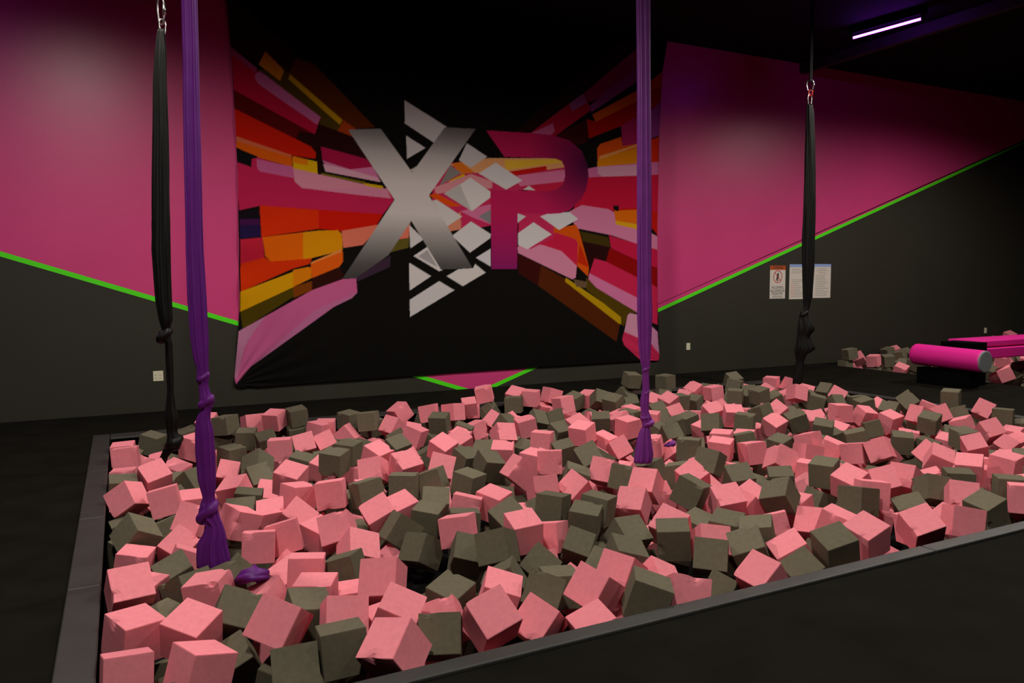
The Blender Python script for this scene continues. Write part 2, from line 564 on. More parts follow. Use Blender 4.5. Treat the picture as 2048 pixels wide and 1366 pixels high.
    6: """ge -11 5509 -185 244 368 543 714 181 188 173
gt 239 5763 -153 -419 410 678 444 187 175 192
pe 395 5464 -16 109 331 793 499 191 195 194
pt 518 5717 -130 -321 552 -546 -542 188 188 188
gc 683 5576 -290 134 -488 771 -387 189 189 189
gl 689 5514 -36 -57 775 624 89 192 193 187
pe 888 5475 -62 -64 754 632 168 190 186 187
pl 1098 5616 11 -41 567 821 -47 193 193 194
pl 1301 5449 51 165 97 748 636 195 194 194
gl 1440 5647 -103 272 327 615 663 186 188 188
gl 1563 5453 22 542 375 550 512 193 193 192
gl 1856 5483 30 166 188 716 651 196 188 193
ge 2123 5582 10 323 109 728 595 194 186 194
pc 2273 5790 47 -21 237 848 473 197 195 194
gl 2382 5480 -17 282 403 588 642 192 193 194
gt 2691 5773 30 -215 669 709 63 195 191 191
pe 2829 5477 29 620 -668 -269 -312 196 196 196
ge 2782 5506 -280 314 -531 -495 612 186 186 186
pl 3137 5791 9 -14 489 870 56 193 193 191
pl 3100 5452 86 569 -383 659 310 189 198 191
gl 3141 5502 -127 -6 918 389 83 190 185 181
gc 3545 5560 40 -91 662 629 397 200 193 197
gt 3813 5739 -53 -271 391 877 -57 200 196 177
ge 4286 5734 -158 599 562 -418 388 185 185 185
gl 4530 5435 47 267 298 663 633 198 197 196
pl 5151 5697 16 328 290 614 657 196 188 193
gl 5402 5652 -17 -255 618 421 613 188 189 193
ge 5830 5602 -88 39 633 762 131 188 193 186
pe 6014 5411 -31 127 629 763 -78 193 193 185
ge 6562 5725 -13 18 454 879 145 193 192 187
gt 6803 5799 -149 619 513 285 522 189 192 170
pe 8044 5673 23 412 635 540 367 192 195 192
ge 7895 5451 -6 431 385 451 680 193 185 192
pt 8569 5780 -20 -67 676 422 600 194 190 196
gt 8810 5718 -45 -125 721 419 537 184 184 193
gt 8814 5509 -166 -77 559 774 289 175 188 185
pt 8804 5410 60 188 585 615 494 188 192 193""",
    7: """gl -19 5895 -146 80 660 742 91 191 165 166
pc 0 6068 28 362 8 804 472 190 192 193
pe 235 5894 30 639 -762 -38 -102 193 194 194
pl 426 6109 -81 -71 694 715 54 194 189 185
ge 515 5918 -292 966 -188 10 180 188 188 188
gl 795 5937 -67 -61 788 612 -33 192 192 183
pt 1117 5976 60 -62 329 922 194 198 196 198
pt 1805 6097 15 236 188 824 479 196 194 196
pe 2036 5957 51 -158 611 747 211 198 195 198
ge 2583 5987 31 -154 599 781 83 195 192 194
gl 2813 5979 -126 515 -459 -436 -578 188 182 192
pe 3031 6188 11 25 268 954 128 197 195 192
pe 3055 5903 -282 494 127 851 -123 189 189 189
pl 4650 6119 -62 322 209 650 656 181 191 193
pc 4884 6109 -157 185 764 376 490 183 169 174
gl 5622 5922 -223 330 310 551 701 185 168 188
pl 5571 5834 -53 62 475 873 88 189 193 187
pt 6283 6135 -10 416 492 312 699 193 189 192
gt 6594 6115 17 -296 474 421 715 187 199 192
pt 6896 6117 -16 -15 837 497 230 194 195 191
pl 7377 6197 36 -421 583 403 566 195 197 197
pt 7118 5999 -141 -16 544 822 168 172 193 188
pe 7789 6199 -41 -174 763 616 94 192 190 194
ge 7644 5969 -140 -172 643 407 625 182 178 195
ge 8193 6180 -17 125 552 782 261 191 194 195
pe 7884 5929 -66 440 529 386 614 188 190 193
gc 8518 6189 71 -12 657 573 489 196 197 194
gt 8249 5822 -78 459 457 394 652 192 187 190
pe 8767 6095 -26 -177 479 858 49 191 194 189
gl 8924 5894 133 32 543 838 47 193 194 196""",
    8: """gl -33 6588 -16 -83 692 716 33 192 196 184
pe 7 6378 -99 233 -232 601 728 197 197 197
pt 195 6611 38 -167 535 787 256 195 192 194
ge 460 6634 -46 466 56 690 550 188 197 189
pl 617 6447 -194 -107 151 982 -31 168 191 165
pt 749 6277 -60 156 282 937 133 191 191 182
ge 974 6549 -57 -218 590 730 269 197 181 194
pe 1007 6327 -142 -15 190 930 313 173 186 191
gl 1577 6473 46 -27 352 933 74 194 194 194
pe 1959 6493 42 -141 486 849 150 197 196 197
pt 2623 6626 17 -113 488 828 252 199 192 194
ge 2993 6495 -38 -129 -427 592 671 191 191 191
pl 3628 6536 10 224 264 672 654 195 188 193
gt 3751 6321 -74 16 782 600 168 193 186 190
pe 4059 6485 54 408 327 509 683 203 191 197
pe 4327 6505 -72 -124 519 840 94 190 190 183
pt 4329 6227 -77 -173 576 601 526 191 176 193
pt 4482 6363 -288 -109 -166 817 -541 187 187 187
gt 4923 6639 -288 569 791 222 30 187 187 187
pe 4786 6334 -192 619 621 -171 449 189 189 189
ge 5119 6615 -72 267 494 457 690 186 187 189
ge 5052 6338 -40 -154 724 592 318 189 185 189
pe 5727 6622 -99 -474 374 549 578 185 185 193
ge 5635 6388 21 272 341 778 452 193 191 194
pe 6125 6595 44 35 271 946 175 199 196 195
gl 6046 6325 19 296 329 627 641 200 190 196
pl 6292 6398 -142 -399 474 504 602 181 174 183
gt 6567 6607 25 593 325 551 489 194 199 194
pc 6837 6626 18 79 675 612 404 191 191 196
ge 8316 6627 -20 70 804 579 114 190 190 191
pt 8562 6621 -70 -23 643 712 281 184 189 193""",
    9: """ge 364 6885 -122 -171 702 670 172 189 172 187
gc 1015 6904 -18 335 215 865 304 192 194 195
ge 1404 6994 -74 -105 267 953 99 190 192 188
pt 1534 6736 -79 166 318 530 768 191 184 190
pl 1809 6821 -175 140 230 705 657 180 170 191
gl 1796 6856 26 -20 373 927 43 194 193 193
ge 2634 6985 -127 196 754 613 132 195 183 180
pe 3359 6842 37 -351 660 601 285 193 195 194
ge 3564 6758 -131 47 499 850 161 182 191 183
pl 4741 6672 25 463 475 483 572 198 194 196
gc 4924 6890 -42 -181 918 -232 264 194 194 194
pc 5121 6863 -232 228 901 -82 -360 191 191 191
ge 5357 6673 -31 103 785 599 118 193 194 186
ge 5771 6936 -55 -421 418 513 621 194 182 187
pt 6068 6862 30 -49 748 619 236 196 196 197
ge 6265 6854 -147 563 430 334 622 181 181 175
ge 7099 6698 -61 -81 779 608 129 190 190 187
ge 7935 7040 -1 -98 384 915 79 194 194 188
pc 8038 6859 -157 -56 774 434 458 175 165 190
ge 8183 6959 -30 -328 669 604 283 181 194 193
gl 8493 6873 -30 70 849 523 -4 192 188 191""",
    10: """pl -23 7179 -82 688 -721 50 -70 185 188 195
pl 0 7474 43 664 -744 21 -64 199 195 196
pe 367 7120 -62 -116 336 926 124 188 188 193
pc 800 7189 -125 -54 157 883 438 173 180 190
gl 868 7439 -29 345 393 583 622 190 194 188
pl 1267 7244 39 114 95 715 683 199 194 196
gt 2365 7151 -54 -122 585 773 213 195 186 193
pt 2995 7084 -44 -50 593 743 307 194 187 195
pt 3147 7446 -87 -76 390 907 141 184 189 184
pe 3857 7301 8 -392 472 480 627 190 199 195
ge 4172 7132 -68 -140 641 734 176 187 192 193
pt 4390 7104 -11 -40 640 721 260 192 196 193
ge 4666 7070 14 64 270 952 125 197 195 193
pt 4990 7169 -20 -316 403 663 546 185 194 192
gl 5204 7305 -16 -41 559 828 31 193 193 188
pl 5375 7125 -24 280 293 618 674 194 190 195
gc 5728 7345 -99 10 840 435 324 189 178 187
pc 5992 7444 -62 -124 693 586 402 189 185 192
pl 5972 7095 -56 255 274 691 619 184 191 193
pt 8026 7446 58 -459 667 434 395 198 198 197
gt 8252 7426 -34 230 614 470 590 194 194 194
pc 8396 7123 31 12 491 720 490 196 192 193""",
    11: """pt 117 7769 -108 556 -790 252 57 195 195 195
pl 566 7544 73 223 320 622 679 198 199 197
ge 574 7829 -39 -484 -415 708 -304 195 195 195
pe 794 7657 -122 849 -144 -206 -464 192 192 192
pt 590 7483 -290 775 588 226 51 186 186 186
pt 1562 7589 -21 126 6 877 463 196 188 195
pc 1799 7705 -61 -118 620 688 358 195 181 196
gt 2554 7761 -92 -271 479 632 545 189 182 196
pe 2658 7491 -11 -173 374 910 41 195 195 190
ge 2887 7725 -153 278 731 562 267 193 169 165
ge 3259 7643 -60 -155 279 946 56 189 193 183
pe 3478 7785 -80 -435 412 631 493 183 191 192
ge 3849 7775 -52 -285 527 794 102 190 193 191
gc 4219 7732 -31 -403 606 665 167 191 195 192
pe 4931 7662 -80 538 -139 83 -827 190 190 190
pc 5385 7816 -134 -126 664 602 425 179 175 192
pl 5613 7832 -77 -52 615 785 57 189 189 185
gt 5940 7702 -66 -32 764 587 265 191 184 192
pt 6239 7890 7 23 614 740 274 192 190 195
gl 7324 7851 13 303 298 616 663 195 194 196
ge 7575 7671 35 513 452 425 593 197 195 197
gt 7899 7718 -63 104 788 569 212 191 187 193
pc 8662 7868 -38 -234 -357 -219 877 188 188 188
ge 8799 7649 0 200 584 734 283 176 187 193""",
    12: """pl -20 8013 -17 725 -685 27 -62 193 192 196
pl 288 8000 -148 11 707 697 116 193 165 179
ge 1288 8104 -63 -70 671 717 178 193 188 191
pl 1846 8232 -14 -75 419 905 5 191 191 188
pe 2128 8170 -81 421 -48 711 561 178 195 194
gl 2379 8184 56 241 173 698 651 192 196 194
pe 2619 8095 -23 177 464 763 414 188 195 189
gl 3108 7931 13 251 200 594 738 199 190 196
pl 3419 8284 54 411 343 661 526 196 198 196
pc 3846 8078 -70 60 535 734 413 181 196 193
gt 4604 7984 -63 -312 555 534 556 182 193 196
pl 4801 8108 62 -460 469 590 469 196 199 198
gc 5466 8310 46 -387 738 489 260 194 196 195
ge 5466 8014 38 401 342 446 724 196 193 193
pt 6157 8091 -24 45 556 784 273 189 190 194
ge 6437 8269 0 236 965 -72 -92 188 188 188
gl 6485 7981 -6 477 529 482 510 195 185 195
pe 6832 8300 -42 120 481 830 255 188 190 191
ge 6808 8071 -70 441 337 475 683 184 190 189
pl 7214 8156 34 554 474 458 508 197 190 201
gt 7696 7994 -50 554 536 299 563 193 197 184
ge 7887 8180 -24 -33 899 420 119 193 188 191
pt 8125 8102 -29 18 667 676 313 192 188 192
pt 8424 8004 -105 129 884 400 204 195 175 192
pe 8813 8316 12 405 702 507 294 191 195 178""",
    13: """ge 241 8540 -45 118 281 629 715 186 196 193
ge 589 8596 -30 59 649 744 147 194 185 188
pe 778 8616 94 614 -15 -693 -378 185 183 170
ge 938 8575 -112 96 177 591 781 189 186 191
gl 940 8479 94 325 247 647 644 191 189 192
gl 1123 8335 -47 102 114 653 742 186 192 195
pe 1226 8598 59 -470 507 608 390 195 197 196
pl 1421 8401 118 262 214 581 741 180 181 187
gt 1471 8597 -12 79 452 684 567 168 168 169
gl 1639 8361 -53 514 -433 -476 -567 175 179 181
gl 1654 8386 139 516 -411 -521 -541 181 189 191
pl 1969 8436 -30 132 130 674 715 192 187 193
gl 2268 8575 12 335 379 570 647 198 192 194
gt 2480 8413 -53 357 395 499 684 192 190 191
pe 2877 8598 45 662 -688 -277 -102 197 192 196
ge 3175 8567 -61 104 379 600 697 191 184 191
pl 3145 8346 57 257 147 728 618 195 194 194
pe 3656 8360 92 -69 788 584 181 168 169 170
pl 3757 8547 2 -466 545 498 487 168 168 169
pl 3955 8580 196 261 100 669 689 199 187 193
ge 4006 8560 -24 437 64 693 571 190 194 193
gl 4270 8402 64 237 219 681 657 199 193 194
pt 4412 8624 120 37 451 853 259 197 193 194
pl 4531 8440 123 247 266 643 674 186 191 193
pt 4764 8571 -82 375 627 476 490 191 183 187
pe 4922 8616 96 409 544 595 428 194 195 195
gt 5240 8567 12 1 568 807 161 188 191 189
pe 5455 8586 22 92 539 829 114 189 196 192
ge 6023 8558 25 -300 524 773 195 197 192 188
gl 6117 8525 240 451 584 450 502 195 185 193
gt 5989 8327 -73 -30 834 502 226 192 176 191
gc 6395 8555 -45 518 -522 40 677 185 185 185
gl 6744 8603 166 470 456 515 554 200 195 198
pt 7066 8386 39 952 139 -262 73 192 192 192
ge 7990 8613 100 -120 723 645 215 198 193 191
gl 7815 8398 62 250 398 623 626 201 191 194
pl 8660 8525 31 372 344 588 630 200 192 196""",
    96: """gl 12107 10080 -265 -459 564 -498 -473 190 190 190
gl 11919 9924 -1 1000 0 0 0 188 188 188
gl 11969 9876 214 602 503 399 474 196 193 199
gl 11978 9776 -202 1000 0 0 0 188 188 188
pc 12448 10142 -128 -116 720 545 413 197 197 197
pc 12219 9880 111 377 329 833 238 193 190 191
gl 12218 9875 -270 1000 0 0 0 188 188 188
gl 12093 9492 -297 1000 0 0 0 188 188 188
gl 12081 9452 -97 1000 0 0 0 188 188 188
pl 12073 9445 122 462 360 542 603 189 198 196
ge 11895 9142 -229 -379 -555 332 662 195 195 195
gl 12420 9426 -106 1000 0 0 0 188 188 188
ge 13484 10234 138 613 451 388 520 191 193 189
gl 12394 9398 112 -327 545 343 692 196 188 196
pt 13726 10269 141 42 857 476 191 192 185 191
gt 13302 9826 110 548 343 526 553 189 192 192
ge 12269 9011 59 488 403 407 658 191 189 191
gl 12307 8921 -361 697 -201 676 133 188 188 188
gt 13632 9950 114 -61 760 580 288 194 186 194
gt 13525 9734 110 -317 498 399 702 194 187 192
gc 13824 9728 100 -294 872 167 354 195 195 195
pc 13155 9119 -278 140 -491 627 589 190 190 190
gt 12910 9061 50 439 514 344 652 182 196 192
pt 14252 9920 119 105 719 629 -276 195 195 195
gt 13295 9054 66 -385 697 464 -388 192 192 192
pe 13682 9285 115 -117 12 291 950 190 190 190""",
    97: """gt 11976 8886 -128 818 -550 -169 -5 187 187 187
pt 11870 8753 22 -48 558 796 231 193 194 195
ge 12207 8736 -85 -397 -167 -51 901 188 188 188
gt 12154 8691 123 473 490 395 616 191 195 196
gt 12115 8594 -264 401 413 727 374 188 188 188
ge 11891 8408 -292 -148 -532 819 -156 190 190 190
gt 12555 8625 -292 876 270 -134 377 191 191 191
pe 12065 8170 3 326 -338 732 -494 193 193 193""",
    98: """gl 12150 8155 -235 621 704 -265 -219 191 191 191
gc 11854 7988 93 -63 -467 766 437 194 194 194
ge 12769 8390 36 456 9 886 79 196 196 196
ge 14403 9456 80 359 -544 -366 665 194 194 194
gc 11982 7875 -278 514 -10 776 -365 185 185 185
gc 12238 7962 80 851 52 419 313 188 188 188
pt 12072 7834 -60 -280 787 224 502 195 195 195
pt 11885 7648 69 -313 215 -118 918 195 195 195
ge 13810 8851 94 901 100 -307 289 190 190 190
ge 12318 7857 -170 -492 782 352 -147 186 186 186
ge 12229 7677 -252 -156 390 899 124 192 192 192
ge 14503 9196 80 569 713 75 404 196 196 196
gc 12927 8163 117 875 -23 -456 161 188 188 188
gc 15733 9964 43 191 -218 916 276 192 192 192
ge 11986 7477 -185 438 717 -194 -507 195 195 195
pe 13477 8436 94 -287 350 884 117 191 191 191
gt 13048 7975 -10 -67 591 765 248 179 192 187
gt 14609 8974 74 965 200 -160 -60 187 187 187
ge 14002 8606 42 -241 -246 750 564 188 188 188
gl 12357 7494 -251 217 331 617 680 191 191 191
pc 16869 10251 192 23 774 516 366 196 191 197
pe 12428 7434 -18 544 344 512 569 177 185 189
pe 16005 9536 59 215 685 -672 183 191 191 191
pl 13773 8178 134 472 350 547 596 195 194 196
pt 17506 10270 308 476 560 304 606 193 194 195
pc 16347 9545 106 93 -235 -322 912 185 185 185
gt 13372 7668 79 -103 759 350 539 192 183 193
gl 13138 7540 33 579 493 400 512 181 194 184""",
    99: """gl 11893 7060 -236 1000 0 0 0 188 188 188
pe 11907 7018 140 562 -649 173 -483 193 196 196
gc 12653 7366 -246 250 872 -308 287 193 193 193
pc 12185 7111 -294 438 -460 8 772 193 193 193
gt 12425 7201 8 474 499 316 653 178 188 188
gc 11999 6748 -298 880 198 432 17 190 190 190
ge 12472 6998 -241 132 880 431 148 187 187 187""",
}
